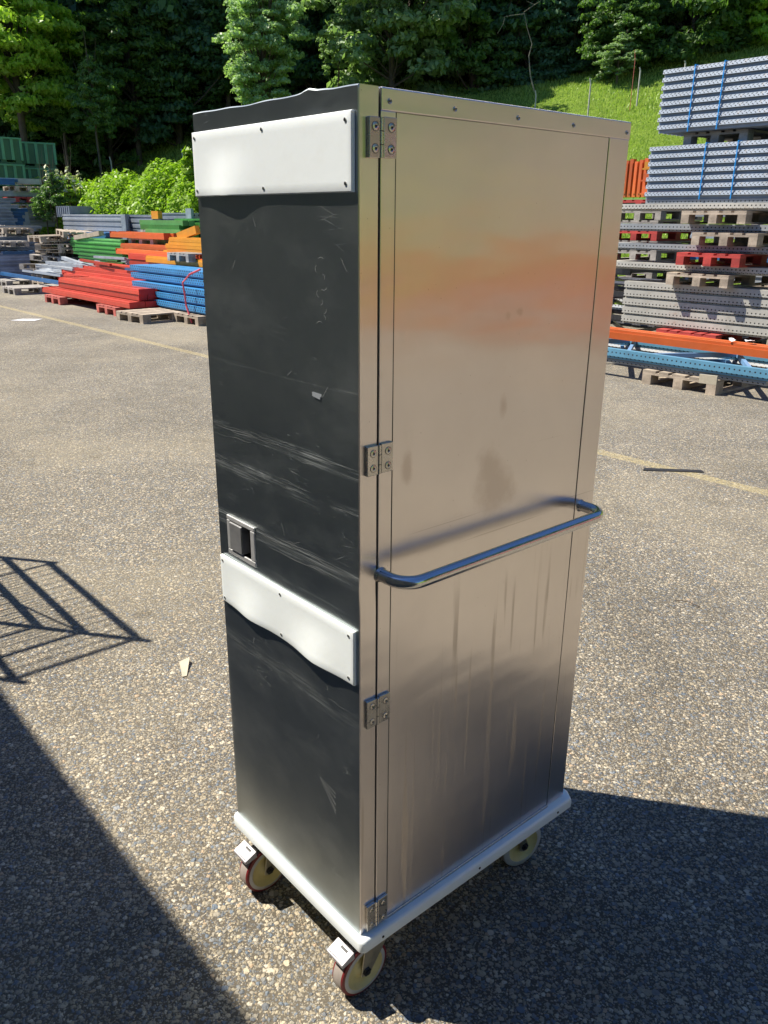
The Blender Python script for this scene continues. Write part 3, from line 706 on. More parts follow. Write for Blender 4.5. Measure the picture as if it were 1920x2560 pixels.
def beam(v, u0, u1, z, w, h, mat, kind, name='rack_beam', along='u', rz=0.0, parent=None, tilt=0.0):
    """one beam; along 'u' it spans u0..u1 at v, along 'v' the roles change (v = u position, u0..u1 = v span)"""
    L = abs(u1-u0); c = (u0+u1)/2
    loc = W(v, c, z) if along == 'u' else W(c, v, z)
    o = obj(name, beam_mesh(L, w, h, mat, kind)); 
    if parent:
        o.parent = parent; o.location = parent.matrix_basis.inverted() @ loc if False else loc - parent.location
        o.rotation_euler = (0, tilt, YROT + (PI/2 if along == 'u' else 0) + rz)
    else:
        o.location = loc; o.rotation_euler = (0, tilt, YROT + (PI/2 if along == 'u' else 0) + rz)
    return o
def pile(label, group, v0, u0, u1, ztop, rows, cols, w, h, mat, kind='box', name='rack_beam', cat='beam', along='u', jit=.06, fan=0.0, back=1, end=None, zmin=.15):
    """loose beams in rows and columns, each one a thing; rows go down from ztop, columns away from the viewer"""
    out_ = []
    for r in range(rows):
        z = ztop - (r+1)*h
        if z < zmin-.01: break
        nc = cols if r == 0 else min(cols, back)
        for c in range(nc):
            du = rnd.uniform(-jit, jit); 
            o = beam(v0 + (c+.5)*w*1.04, u0+du, u1+du, z + rnd.uniform(0, .004), w*.97, h*.90, mat, kind, name, along, rnd.uniform(-fan, fan))
            tag(o, label, cat, group); out_.append(o)
            if end:
                for sgn in (-1, 1):
                    L = abs(u1-u0); e = MB(); e.box(sgn*L/2-.004, sgn*L/2+.004, -w/2-.001, w/2+.001, -.004, h*.98)
                    for q in (.25, .6): e.box(sgn*L/2-.03*(sgn>0), sgn*L/2+.03*(sgn<0), -w/2-.004, -w/2-.0012, h*q, h*q+.012)
                    e.build('end_plate', M[end], o)
    return out_
def bundle(label, group, v0, u0, u1, z0, rows, cols, w, h, mat, kind, along='u', part='upright', straps=(), strapmat='strap', name='beam_bundle', cat='bundle', jit=.004, inner=None):
    """beams strapped or stacked tight as one pack: a thing with its beams as parts"""
    c = (u0+u1)/2; root = empty(name, W(v0, c, z0) if along == 'u' else W(c, v0, z0), 0, label, cat, group)
    for r in range(rows):
        for k in range(cols):
            if 0 < k < cols-1 and 0 < r < rows-1: continue
            du = rnd.uniform(-jit, jit)
            beam(v0+(k+.5)*w, u0+du, u1+du, z0+r*h, w*.995, h, mat, kind, part, along, 0, root)
    D_ = cols*w
    for us in straps:
        s_ = MB(); t = .008
        for (a, b_) in (((-t, -t), (-t, rows*h+t)), ((D_+t, -t), (D_+t, rows*h+t)), ((-t, rows*h+t*.5), (D_+t, rows*h+t*.5))):
            p0 = W(v0+a[0], us, z0+a[1]) - root.location; p1 = W(v0+b_[0], us, z0+b_[1]) - root.location
            s_.tube([p0, p1], .007, 6)
        s_.build('strap', M[strapmat], root)
    return root

# ---------------- right hand side
V8 = 8.8
GR = 'stacked uprights at the right'
pr = pallet(6.70+.55, 3.17, 0, 'wood', 'brown wooden pallet on the asphalt carrying the blue rack frame', 0)
def frame(label, v0, v1, u0, u1, z, mat, bmat, brs, h=.1):
    root = empty('rack_frame', W(v0, (u0+u1)/2, z), 0, label, 'rack frame', 'ladder frames of the racking')
    for v in (v0+.03, v1-.03): beam(v, u0, u1, z, .06, h, mat, 'face' if h > .08 else 'slot', 'rail', 'u', 0, root)
    for (va, ua, vb, ub) in brs:
        s_ = MB(); s_.bar(W(va, ua, z+h*.55)-root.location, W(vb, ub, z+h*.55)-root.location, .036, .045); s_.build('brace', M[bmat], root)
    return root
frame('pale blue perforated ladder frame lying on the brown wooden pallet', 6.70, 7.72, 2.28, 5.1, .196, 'perfblue2', 'bluebrace',
      [(6.76,2.42,7.68,2.42),(6.76,2.50,7.68,3.10),(6.76,3.72,7.68,3.10),(6.76,3.84,7.68,4.35),(6.76,4.95,7.68,4.42),(6.76,5.02,7.68,5.02)], .105)
frame('dark blue ladder frame under the pale blue one on the brown pallet', 6.735, 7.70, 2.34, 5.15, .146, 'perfgrey', 'bluebrace', [(6.78,2.6,7.66,3.2),(6.78,3.8,7.66,3.2),(6.78,3.9,7.66,4.5)], .05)
tagp = MB(); tagp.box(-.09, .09, -.011, .011, 0, .085); o = tagp.build('timber_offcut', M['cardboard']); o.location = W(6.66, 2.86, .100); o.rotation_euler = (0, R(2), YROT+PI/2); tag(o, 'short pale board leaning against the lower edge of the blue frame', 'board')
ob = pile('bright orange crossbeam lying across the blue ladder frame', 'orange crossbeams on the blue frame', 7.28, 2.0, 4.60, .425, 1, 2, .11, .115, 'orange', 'step', end='deeporange', jit=.02, zmin=.1)
for k, (uu, vv) in enumerate(((3.02, 7.34), (2.86, 7.40))):
    s_ = MB(); rr = random.Random(k+5); pts = []
    for j in range(9): a = j/9*2*PI; r0 = .055*(.6+.6*rr.random()); pts.append((math.cos(a)*r0, math.sin(a)*r0*.7, .004+.03*rr.random()))
    s_.add(pts+[(0,0,.02)], [(j, (j+1)%9, 9) for j in range(9)]); o = s_.build('plastic_scrap', M['plastic']); o.location = W(vv, uu, .428); o.rotation_euler = (0,0,rr.random()*3)
    tag(o, ('larger' if k == 0 else 'smaller')+' crumpled white plastic scrap on the orange beam', 'plastic scrap')
# main stack from the ground up
pallet(V8+.62, 4.27, 0, 'wood', 'lowest wooden pallet, on the asphalt under the dark red pallet of the tall stack')
pallet(V8+.45, 4.27, .150, 'woodred', 'dark red pallet near the ground under the rusty cream uprights')
pallet(V8+.62, 2.75, .150, 'woodgrey', 'grey pallet near the ground under the near end of the rusty cream uprights')
pallet(V8+.62, 2.75, 0, 'woodgrey', 'lowest grey pallet on the asphalt under the near end of the tall stack')
bundle('four layers of cream perforated uprights with rust spots, lowest in the tall stack', GR, V8, 2.1, 5.30, .300, 5, 5, .1, .108, 'creamrust', 'face')
pallet(V8+.45, 4.22, .842, 'wood', 'bare wooden pallet lying on the rusty cream uprights')
pallet(V8+.75, 2.60, .842, 'woodgrey', 'grey pallet lying on the near end of the rusty cream uprights')
bundle('single layer of cream uprights above the bare wooden pallet', GR, V8+.02, 2.0, 5.66, .990, 1, 6, .1, .088, 'cream', 'face')
pallet(V8+.42, 4.10, 1.080, 'woodred', 'bright red pallet halfway up the tall stack')
bundle('two thin layers of grey perforated uprights above the bright red pallet', GR, V8+.04, 2.1, 5.62, 1.226, 1, 6, .1, .082, 'perfgrey', 'face')
pallet(V8+.45, 3.95, 1.312, 'wood', 'wooden pallet directly above the two thin grey layers')
bundle('grey perforated uprights between the two upper wooden pallets', GR, V8+.05, 2.0, 5.55, 1.458, 1, 6, .1, .090, 'perfgrey', 'face')
pallet(V8+.45, 4.12, 1.552, 'wood', 'topmost wooden pallet, under the clean cream layer')
pallet(V8+.60, 2.95, 1.552, 'woodgrey', 'grey pallet beside the topmost wooden pallet')
bundle('clean cream perforated uprights just under the strapped zinc packs', GR, V8, 2.0, 5.50, 1.700, 1, 6, .1, .082, 'cream', 'face')
bundle('thin grey layer between the clean cream layer and the lower strapped pack', GR, V8+.03, 2.0, 5.14, 1.784, 1, 6, .1, .045, 'perfgrey', 'box')
bundle('lower strapped pack of zinc uprights with two blue straps', GR, V8, 1.9, 5.15, 1.832, 7, 8, .1, .0862, 'pack', 'slot', straps=(4.40, 4.01))
pallet(V8+.80, 4.42, 2.437, 'woodgrey', 'grey weathered pallet between the two strapped zinc packs')
pallet(V8+.80, 2.70, 2.437, 'woodgrey', 'grey weathered pallet under the near end of the upper zinc pack')
bundle('upper strapped pack of zinc uprights, highest of the tall stack, with two blue straps', GR, V8, 1.8, 5.08, 2.583, 8, 8, .1, .086, 'pack', 'slot', straps=(4.66, 4.30))

# things behind and left of the tall stack
def post_rack(label, v, u, z, n, h, mat):
    root = empty('post_pack', W(v, u, z), YROT, label, 'post pack', 'orange posts behind the tall stack')
    for k in range(n):
        s_ = MB(); s_.box(-.04, .04, k*.085-.035+.01, k*.085+.035, 0, h - .02*(k % 3)); s_.box(-.05, -.0405, k*.085-.02, k*.085+.012, .05, h-.06); s_.build('post', M[mat], root)
    for zz, L_ in ((h*.72, .55), (h*.42, .48), (h*.08, .55)):
        s_ = MB(); s_.box(-.09, -.02, -L_, 0.0, zz, zz+.10); s_.box(-.11, -.0905, -L_, 0.02, zz-.012, zz+.012); s_.build('arm', M['yellow' if zz > h*.5 else mat], root)
    s_ = MB(); s_.box(-.10, .0, -.60, -.545, -.05, h*.8); s_.build('end_plate', M[mat], root)
    return root
post_rack('pack of orange posts with arms standing beside the tall stack, in front of the meadow', 11.0, 6.55, 1.93, 6, .55, 'orange')
for k in range(11):
    pallet(11.2, 6.4+rnd.uniform(-.02,.02), 1.93-.17-.146*k-.02, 'woodred' if k % 3 == 0 else 'woodgrey', 'pallet in the column under the orange posts behind the tall stack', 0, 'pallet column under the orange posts')
s_ = MB(); s_.box(-.3, .3, -.4, .4, 0, .17)
o = beam(10.9, 6.0, 7.1, 1.745, .3, .16, 'palegreen', 'chan', 'rack_beam'); tag(o, 'pale green beam under the orange posts behind the tall stack', 'beam')
for k, (zz, L0) in enumerate(((.10, 5.35), (.26, 5.55), (.42, 5.35), (.58, 5.55), (.74, 5.4), (.88, 5.5))):
    frame('dark ladder frame, number %s upwards beside the tall stack' % ('one', 'two', 'three', 'four', 'five', 'six')[k], 9.2, 10.1, L0, 7.4, zz, 'perfgrey' if k == 2 else 'dark', 'dark', [(9.25,L0+.05,10.05,L0+.05),(9.25,L0+.15,10.05,L0+.9),(9.25,L0+1.6,10.05,L0+.95)], .085 if k % 2 else .06)
bundle('dark posts at the foot of the pile behind the orange crossbeam', 'low dark bundles', 9.0, 5.42, 7.2, 0.0, 1, 4, .08, .09, 'dark', 'box')
# a second row farther back, seen through the gaps of the tall stack
for k in range(7):
    z0 = .0+.30*k
    pallet(11.6, 4.4, z0, ('wood', 'woodgrey')[k % 2], 'pallet in the row behind the tall stack', 0, 'pallets behind the tall stack')
    bundle('beams behind the tall stack, layer %s from the ground' % ('one', 'two', 'three', 'four', 'five', 'six', 'seven')[k], 'layers behind the tall stack', 11.0, 2.6, 5.7, z0+.148, 1, 9, .12, .14, ('galv', 'bluegrey', 'galv', 'blue', 'galvdark', 'galv', 'galv')[k], 'chan')

# ---------------- left hand side: long beams lie along U, cross packs along V
def lv(V): return V if V < 6.3 else 5.8 + (V-6.4)*.27          # the rows stand close behind each other
def PU(px0, px1, pyt, V, rows, cols, w, h, mat, label, group, kind='box', ypx=None, **k):
    V = lv(V); cols = min(cols, 3) if V > 5.8 else cols
    u0, z0 = at_v(px0, pyt, V); u1, z1 = at_v(px1, pyt if ypx is None else ypx, V)
    zt = (z0+z1)/2
    return pile(label, group, V, min(u0, u1), max(u0, u1), zt, rows, cols, w, h, mat, kind, along='u', **k), zt, min(u0,u1), max(u0,u1)
def PX(px0, px1, py, U, rows, cols, w, h, mat, label, group, kind='box', **k):
    v0, z0 = at_u(px0, py, U); v1, z1 = at_u(px1, py, U)
    # columns step away from the viewer: towards +U
    return pile(label, group, U, min(v0, v1), max(v0, v1), (z0+z1)/2, rows, cols, w, h, mat, kind, along='v', **k), (z0+z1)/2, min(v0,v1), max(v0,v1)

# red pack on the pink pallet, nearest on the left
pallet(5.5, 12.9, 0, 'woodpink', 'faded red pallet under the light red crossbeams at the near edge of the yard')
pallet(5.45, 15.3, 0, 'woodpink', 'second faded red pallet under the far end of the light red crossbeams')
pile('light red crossbeam in the lower row on the faded red pallets', 'lower row of light red crossbeams', 4.98, 12.15, 16.2, .250, 1, 5, .15, .098, 'red', 'step', end='darkred', jit=.03, fan=.002)
pile('light red crossbeam in the upper rows on the faded red pallets', 'upper rows of light red crossbeams', 5.22, 12.25, 15.9, .445, 2, 4, .15, .095, 'red', 'step', end='darkred', jit=.02, back=4)
# low grey pallet and the long blue beam
pallet(5.45, 17.9, 0, 'woodgrey', 'small grey pallet at the yard edge, under the end of the long blue beam')
pile('long blue crossbeam at the yard edge in front of the cross packs', 'long blue crossbeams at the yard edge', 5.60, 15.6, 20.9, .30, 2, 1, .08, .085, 'blue', 'step', jit=.05)
pallet(6.0, 20.2, 0, 'woodgrey', 'grey pallet carrying the far end of the long blue beam')
# white metal sheets on pallet
pallet(6.55, 19.3, .0, 'wood', 'lower pale pallet under the white metal trays'); pallet(6.55, 19.3, .147, 'wood', 'upper pale pallet directly under the white metal trays')
for k in range(6):
    o = beam(6.05+.17*k, 17.7+rnd.uniform(-.15,.15), 20.0+rnd.uniform(-.2,.2), .30+.02*(k % 3)+.03*(k//3), .26, .05, 'galv', 'box', 'metal_tray', rz=rnd.uniform(-.06, .06)); o.rotation_euler.x += rnd.uniform(-.2, .2)
    tag(o, 'pale metal tray lying askew on two pale pallets behind the long blue beam', 'metal tray', 'pale metal trays')
# blue perforated bundle with the red strap
pallet(5.95, 10.9, 0, 'wood', 'bare pallet under the bright blue perforated uprights')
for r in range(5):
    u_end = (13.05, 13.3, 13.15, 13.5, 13.6)[r]
    pile('bright blue perforated upright in level %s of the strapped pile' % ('one, lowest', 'two', 'three', 'four', 'five, topmost')[r], 'bright blue perforated uprights', 5.48+(.10 if r > 2 else .0)+.03*r, 9.6, u_end, .145+(r+1)*.125+.01, 1, 5, .12, .125, 'perfblue', 'face', jit=.03, fan=.004)
s_ = MB(); V_ = 5.42; uu = 10.95
s_.tube([W(V_-.02, uu-.15, .02), W(V_-.03, uu-.02, .28), W(V_-.03, uu, .45), W(V_-.035, uu+.03, .62), W(V_+.08, uu+.0, .74), W(V_+.16, uu-.2, .82)], .016, 6)
tag(s_.build('strap', M['pinkstrap']), 'red strap hanging down over the bright blue perforated uprights', 'strap')
pallet(5.35, 11.7, .0, 'wood', 'pale pallet poking out in front of the bright blue uprights', R(6))
# blue beam behind the red pack
PU(200, 400, 722, 6.4, 2, 2, .12, .12, 'blue', 'blue crossbeam lying behind the light red crossbeams', 'blue crossbeams behind the red pack', 'step')
# loose red pile
for k in range(5):
    V_ = 6.7+.42*k
    PU(150+18*k, 392, 693-9*k, V_, 3, 3, .13, .11, 'red', 'red crossbeam in the loose fanned pile, row %s from the front' % ('one','two','three','four','five')[k], 'red crossbeams in the loose pile', 'step', ypx=698-6*k, fan=.03, jit=.25, end='darkred')
PU(240, 385, 700, 6.5, 2, 2, .13, .10, 'orange', 'salmon crossbeam along the near edge of the loose red pile', 'salmon crossbeams', 'step', ypx=712)
# galvanised lengths
for k in range(4):
    PU(90+45*k, 250+50*k, 668-6*k, 9.0+.35*k, 3, 2, .12, .08, 'galv', 'dull zinc length in the low heap behind the red pile, bunch %s' % ('one','two','three','four')[k], 'dull zinc lengths', 'chan', fan=.05, jit=.3)
PU(235, 400, 640, 9.9, 2, 3, .14, .09, 'galv', 'pale zinc length lying under the orange and yellow beams', 'pale zinc lengths', 'chan', ypx=652, fan=.03)
for k, (a, b_, c, d_) in enumerate(((158, 645, 240, 672), (118, 656, 225, 668))):
    p0u, p0z = at_v(a, b_, 6.4); p1u, p1z = at_v(c, d_, 6.3)
    s_ = MB(); s_.bar(W(6.4, p0u, p0z), W(6.3, p1u, p1z), .09, .07); tag(s_.build('rack_beam', M['galv']), ('upper' if k == 0 else 'lower')+' bright zinc bar lying crooked across the low heap', 'beam')
# orange and yellow
PU(290, 500, 622, 9.3, 1, 2, .13, .11, 'orange', 'long salmon orange crossbeam under the yellow ones', 'salmon orange crossbeams', 'step', ypx=634, end='deeporange', zmin=.1)
PU(322, 520, 630, 8.9, 2, 2, .13, .12, 'red', 'red orange crossbeam directly beside the long yellow beam', 'red orange crossbeams by the yellow beam', 'step', ypx=650)
PU(365, 520, 635, 8.75, 1, 1, .13, .13, 'yellow', 'long yellow crossbeam in front of the pale pallet', 'yellow crossbeams', 'step', ypx=653)
for k, (a, V_) in enumerate(((395, 6.5), (450, 6.5))):
    u_, z_ = at_v(a, 680, V_)
    for j in range(2): pallet(V_+.5, u_-.3, .05+.15*j+.0, ('woodpink','wood')[j], ('lower ' if j == 0 else 'upper ')+('faded' if k == 0 else 'dusty')+' pallet under the red orange and yellow crossbeams')
u_, z_ = at_v(470, 650, 6.5); pallet(6.9, u_, z_-.02, 'woodgrey', 'pale pallet sandwiched between two yellow packs')
for k in range(5):
    PU(424-3*k, 520, 592+9*k, 9.7, 1, 4, .12, .085, 'yellow', 'yellow crossbeam in layer %s from the top of the yellow pack' % ('one','two','three','four','five')[k], 'yellow crossbeams in the tall yellow pack', 'step', ypx=596+8*k, jit=.1)
p0u, p0z = at_v(448, 592, 6.8); p1u, p1z = at_v(494, 574, 6.9)
s_ = MB(); s_.bar(W(6.8, p0u, p0z), W(6.9, p1u, p1z), .10, .14); tag(s_.build('rack_beam', M['yellow']), 'single yellow beam lying slanted on top of the yellow pack', 'beam')
PU(277, 412, 580, 11.4, 1, 7, .15, .13, 'orange', 'orange crossbeam on the raised pale pallet in front of the green beams', 'orange crossbeams on the raised pallet', 'step', end='deeporange', jit=.08)
u_, z_ = at_v(330, 597, 7.15); 
for j in range(3): pallet(7.6, u_-.3, max(.0, z_-.135-.6*j), 'woodgrey', ('raised pale pallet under the orange crossbeams', 'middle pallet under the raised orange pack', 'lowest pallet under the raised orange pack')[j], PI/2)
PU(300, 425, 610, 10.6, 2, 3, .13, .10, 'orange', 'low orange crossbeam between the raised pallet and the long salmon beam', 'low orange crossbeams', 'step', ypx=612)
for k in range(9):
    a = rnd.uniform(95, 330); b_ = rnd.uniform(640, 690); V_ = rnd.uniform(6.0, 6.5); p0u, p0z = at_v(a, b_, V_); p1u, p1z = at_v(a+rnd.uniform(50, 110), b_+rnd.uniform(2, 16), V_-.1)
    s_ = MB(); s_.bar(W(V_, p0u, max(.3, p0z)+.03), W(V_-.1, p1u, max(.25, p1z)+.03), .05, .045); o = s_.build('rack_beam', M[('galv', 'red', 'orange', 'blue', 'galvdark')[k % 5]]); tag(o, 'thin loose bar lying crooked on top of the low heaps at the left', 'bar', 'thin loose bars on the low heaps')
# greens
for k in range(5):
    PU(172+6*k, 295+2*k, 592+10*k, 11.2-.35*k, 2, 3, .12, .10, 'palegreen' if k == 0 else 'green', 'green upright in the bowed green heap, layer %s from the top' % ('one','two','three','four','five')[k], 'green uprights in the bowed heap', 'chan', ypx=600+11*k, fan=.04, jit=.2)
for k in range(4):
    PU(345+8*k, 452-2*k, 552+11*k, 13.0-.2*k, 1, 3, .13, .12, 'palegreen' if k % 2 == 0 else 'green', 'pale green box section in layer %s from the top, in front of the long zinc packs' % ('one','two','three','four')[k], 'pale green box sections', 'box', ypx=546+12*k, jit=.15)
PU(430, 520, 545, 14.2, 3, 3, .13, .13, 'green', 'deep green upright behind the pale green box sections', 'deep green uprights', 'chan', jit=.2)
# long zinc packs in front of the hedge
def BU(px0, px1, pyt, V, rows, cols, w, h, mat, kind, label, group, **k):
    V = lv(V)
    u0, z0 = at_v(px0, pyt, V); u1, z1 = at_v(px1, pyt, V); 
    return bundle(label, group, V, min(u0,u1), max(u0,u1), (z0+z1)/2-rows*h, rows, cols, w, h, mat, kind, **k)
GZ = 'long zinc packs below the hedge'
BU(155, 312, 536, 14.0, 5, 5, .12, .115, 'galv', 'chan', 'long pale zinc pack directly below the left half of the hedge', GZ)
BU(300, 380, 538, 14.4, 4, 4, .12, .12, 'galvdark', 'chan', 'dull zinc pack between the pale zinc pack and the green box sections', GZ)
BU(385, 472, 532, 15.2, 2, 4, .12, .10, 'galvdark', 'chan', 'thin dull zinc pack behind the green box sections, with grey end board', GZ)
for px_, py_, V_ in ((312, 562, 7.8), (474, 536, 8.15)):
    u_, z_ = at_v(px_, py_, V_); s_ = MB(); s_.box(-.03, .03, -.12, .12, -.34 if px_ < 400 else -.12, .22 if px_ < 400 else .12); o = s_.build('end_board', M['galvdark']); o.location = W(V_, u_, z_); o.rotation_euler = (0, 0, YROT)
    tag(o, 'grey upright board at the end of the '+('long pale' if px_ < 400 else 'thin dull')+' zinc pack', 'end board')
u_, z_ = at_v(392, 540, 7.7); s_ = MB(); s_.box(-.05, .05, -.16, .16, -.06, .10); o = s_.build('plastic_box', M['yellow']); o.location = W(7.7, u_, z_); o.rotation_euler = (0,0,YROT); tag(o, 'small yellow box between the zinc packs and the green box sections', 'box')
u_, z_ = at_v(187, 531, 8.3); s_ = MB(); s_.box(-.4, .4, -.45, .45, -.12, .16); [s_.box(-.42, -.4005, -.45+.15*i, -.41+.15*i, -.12, .16) for i in range(7)]; o = s_.build('crate', M['galvdark']); o.location = W(8.4, u_, z_); o.rotation_euler = (0,0,YROT); tag(o, 'dark grey ribbed crate standing on the long zinc pack beside the hedge', 'crate')
PU(155, 265, 576, 12.6, 3, 3, .12, .10, 'blue', 'blue beam lying in front of the long pale zinc pack', 'blue beams before the zinc packs', 'chan', ypx=582, fan=.03)
p0u, p0z = at_v(190, 594, 7.1); p1u, p1z = at_v(248, 583, 7.1)
s_ = MB(); s_.bar(W(7.1, p0u, p0z), W(7.15, p1u, p1z), .12, .10); tag(s_.build('timber', M['wood']), 'single brown timber slanting up beside the wooden pallet heap', 'timber')
# supports under the rear packs
for (px_, V_, zt_, nm) in ((230, 14.3, 1.15, 'long pale zinc pack'), (340, 14.6, 1.1, 'dull zinc pack'), (430, 15.4, 1.5, 'thin dull zinc pack'), (400, 13.3, .9, 'pale green box sections'), (235, 11.2, .3, 'green heap'), (470, 10.0, .6, 'yellow pack'), (330, 9.6, .5, 'salmon beam')):
    V_ = lv(V_)+.25; u_, z_ = at_v(px_, 560, V_); n_p = int(zt_/.15)
    for j in range(n_p): pallet(V_, u_, j*.146, 'woodgrey', 'weathered pallet in the column that carries the '+nm, 0, 'pallets under the '+nm)
# cross packs at the far left
GC = 'cross packs of blue and zinc beams at the left edge'
def BX(px0, px1, pyt, U, rows, cols, w, h, mat, kind, label, **k):
    v0, z0 = at_u(px0, pyt, U); v1, z1 = at_u(px1, pyt, U)
    if px0 <= 0: v0 = min(v0, v1) - 2.0
    return bundle(label, GC, U, min(v0,v1), max(v0,v1), (z0+z1)/2-rows*h, rows, cols, w, h, mat, kind, along='v', jit=.12, **k), (z0+z1)/2
BX(0, 80, 632, 22.3, 7, 5, .12, .092, 'bluegrey', 'chan', 'thick blue grey pack nearest the long blue beam, lowest at the left edge')
BX(10, 84, 628, 22.3, 1, 3, .12, .08, 'blue', 'box', 'bright blue sections lying on the thick blue grey pack')
v_, z_ = at_u(28, 612, 22.4); pallet(v_, 22.8, z_-.05, 'woodgrey', 'grey pallet lying on the thick blue grey pack at the left edge', PI/2)
BX(0, 92, 592, 23.2, 4, 4, .12, .085, 'galvdark', 'chan', 'second cross pack of dull beams above the grey pallet at the left edge')
v_, z_ = at_u(38, 578, 23.4); pallet(v_, 23.7, z_-.06, 'wood', 'brown pallet on the second cross pack at the left edge', PI/2)
BX(0, 100, 565, 23.9, 2, 4, .12, .07, 'galv', 'box', 'thin layer of pale beams on the brown pallet at the left edge')
BX(0, 34, 495, 24.6, 8, 4, .12, .09, 'galvdark', 'chan', 'tall dull pack cut off by the left edge, in front of the green bins')
BX(60, 140, 521, 25.0, 6, 4, .12, .085, 'galv', 'chan', 'zinc pack held between two grey end boards in front of the weeds')
BX(18, 62, 521, 24.8, 5, 4, .12, .09, 'blue', 'chan', 'short blue pack left of the end boards')
for px_ in (62, 146):
    v_, z_ = at_u(px_, 545, 24.9); s_ = MB(); s_.box(-.10, .10, -.02, .02, -.32, .27); o = s_.build('end_board', M['galv']); o.location = W(v_, 24.85, z_); o.rotation_euler = (0, R(-6), YROT)
    tag(o, ('left' if px_ < 100 else 'right')+' slanting grey end board of the zinc pack before the weeds', 'end board')
for k, (py, mt, kd, x1) in enumerate(((446, 'galv', 'box', 100), (478, 'galv', 'box', 108), (501, 'bluegrey', 'box', 118))):
    BX(0, x1, py, 26.0+.02*k, 2 if k < 2 else 1, 5, .12, .075, mt, kd, ('top','middle','lowest')[k]+' layer of pale blue beams in the tall pallet stack before the green bins')
    v_, z_ = at_u(60, py+26-5*k, 26.0); pallet(v_+.1, 26.4, z_-.07, ('wood','woodred','wood')[k], ('upper brown pallet', 'red pallet', 'lower brown pallet')[k]+' in the tall stack before the green bins', PI/2)
BX(0, 44, 447, 25.8, 2, 2, .12, .08, 'blue', 'box', 'blue beams lying at the left end of the top layer before the green bins')
for (px_, U_, zt_, nm) in ((60, 26.4, 1.5, 'tall beam stack'), (100, 25.2, 1.15, 'zinc pack with end boards'), (40, 23.7, .75, 'second cross pack'), (15, 24.9, 1.0, 'tall dull pack')):
    v_, z_ = at_u(px_, 560, U_)
    for j in range(int(zt_/.15)): pallet(v_, U_+.3, j*.146, 'woodgrey', 'weathered pallet in the column that carries the '+nm, 0, 'pallets under the '+nm)
# heap of broken wooden pallets
for k in range(12):
    px_ = rnd.choice((115, 130, 150, 120, 175)) + rnd.uniform(-8, 8); v_, z_ = at_u(px_, 600, 21.0)
    z_ = .0+.105*k if k < 12 else 1.28
    p = pallet(v_+.1*(k % 3), 21.2-.05*k+rnd.uniform(-.3,.3), .0+.1*k, rnd.choice(('wood','woodgrey','wood')), 'loose wooden pallet in the crooked heap beside the green heap', rnd.uniform(-.5, .5)+ (PI/2 if k % 2 else 0), 'loose pallets in the crooked heap')
    p.rotation_euler.x = rnd.uniform(-.06, .06); p.rotation_euler.y = rnd.uniform(-.07, .07)

# green plastic pallet bins
def bin_mesh_thing(label):
    t = empty('pallet_bin', (0,0,0), 0, label, 'plastic bin', 'green plastic bins')
    W_, D_, H_ = .60, .50, .62; s_ = MB()
    s_.box(-W_, W_, -D_, -D_+.03, .12, .12+H_); s_.box(-W_, W_, D_-.03, D_, .12, .12+H_); s_.box(-W_, -W_+.03, -D_+.03, D_-.03, .12, .12+H_); s_.box(W_-.03, W_, -D_+.03, D_-.03, .12, .12+H_); s_.box(-W_+.03, W_-.03, -D_+.03, D_-.03, .12, .15)
    s_.build('body', M['bindark'], t)
    s_ = MB()
    for sx in (-1, 1):
        for q in (-.96, -.5, 0, .5, .96): 
            s_.box(q*W_-.045 if abs(q) < .9 else q*W_-.03, q*W_+.045 if abs(q) < .9 else q*W_+.03, sx*D_-.012+.012*sx*1.1, sx*D_+.012+.012*sx*1.1, .12, .12+H_)
            s_.box(sx*W_-.012+.0132*sx, sx*W_+.012+.0132*sx, q*D_-.04, q*D_+.04, .12, .12+H_)
    s_.build('rib', M['binstuff'], t)
    s_ = MB(); s_.box(-W_-.03, W_+.03, -D_-.03, -D_+.04, .12+H_+.001, .17+H_); s_.box(-W_-.03, W_+.03, D_-.04, D_+.03, .12+H_+.001, .17+H_); s_.box(-W_-.03, -W_+.04, -D_+.041, D_-.041, .12+H_+.001, .17+H_); s_.box(W_-.04, W_+.03, -D_+.041, D_-.041, .12+H_+.001, .17+H_)
    s_.build('rim', M['binstuff'], t)
    for y in (-.42, 0, .42):
        q = MB(); q.box(-W_, W_, y-.06, y+.06, 0, .05); [q.box(x-.09, x+.09, y-.06, y+.06, .05, .1195) for x in (-.48, 0, .48)]; q.build('skid', M['bindark'], t)
    return t
proto = bin_mesh_thing('x'); first = True
for si, (px_, U_, n_, nm) in enumerate(((2, 29.0, 5, 'at the left edge of the yard'), (92, 29.6, 5, 'next to the weeds, rightmost column'), (60, 31.0, 5, 'behind the two front columns'))):
    v_, z_ = at_u(px_, 450, U_)
    for j in range(n_):
        b_ = proto if first else copy_tree(proto); first = False
        b_.location = W(v_, U_, .795*j + (0 if si == 0 else -.05)); b_.rotation_euler = (0, 0, YROT+R((4, -8, 2)[si]))
        b_['label'] = ('lowest', 'second', 'third', 'fourth', 'topmost')[j]+' green plastic bin '+nm

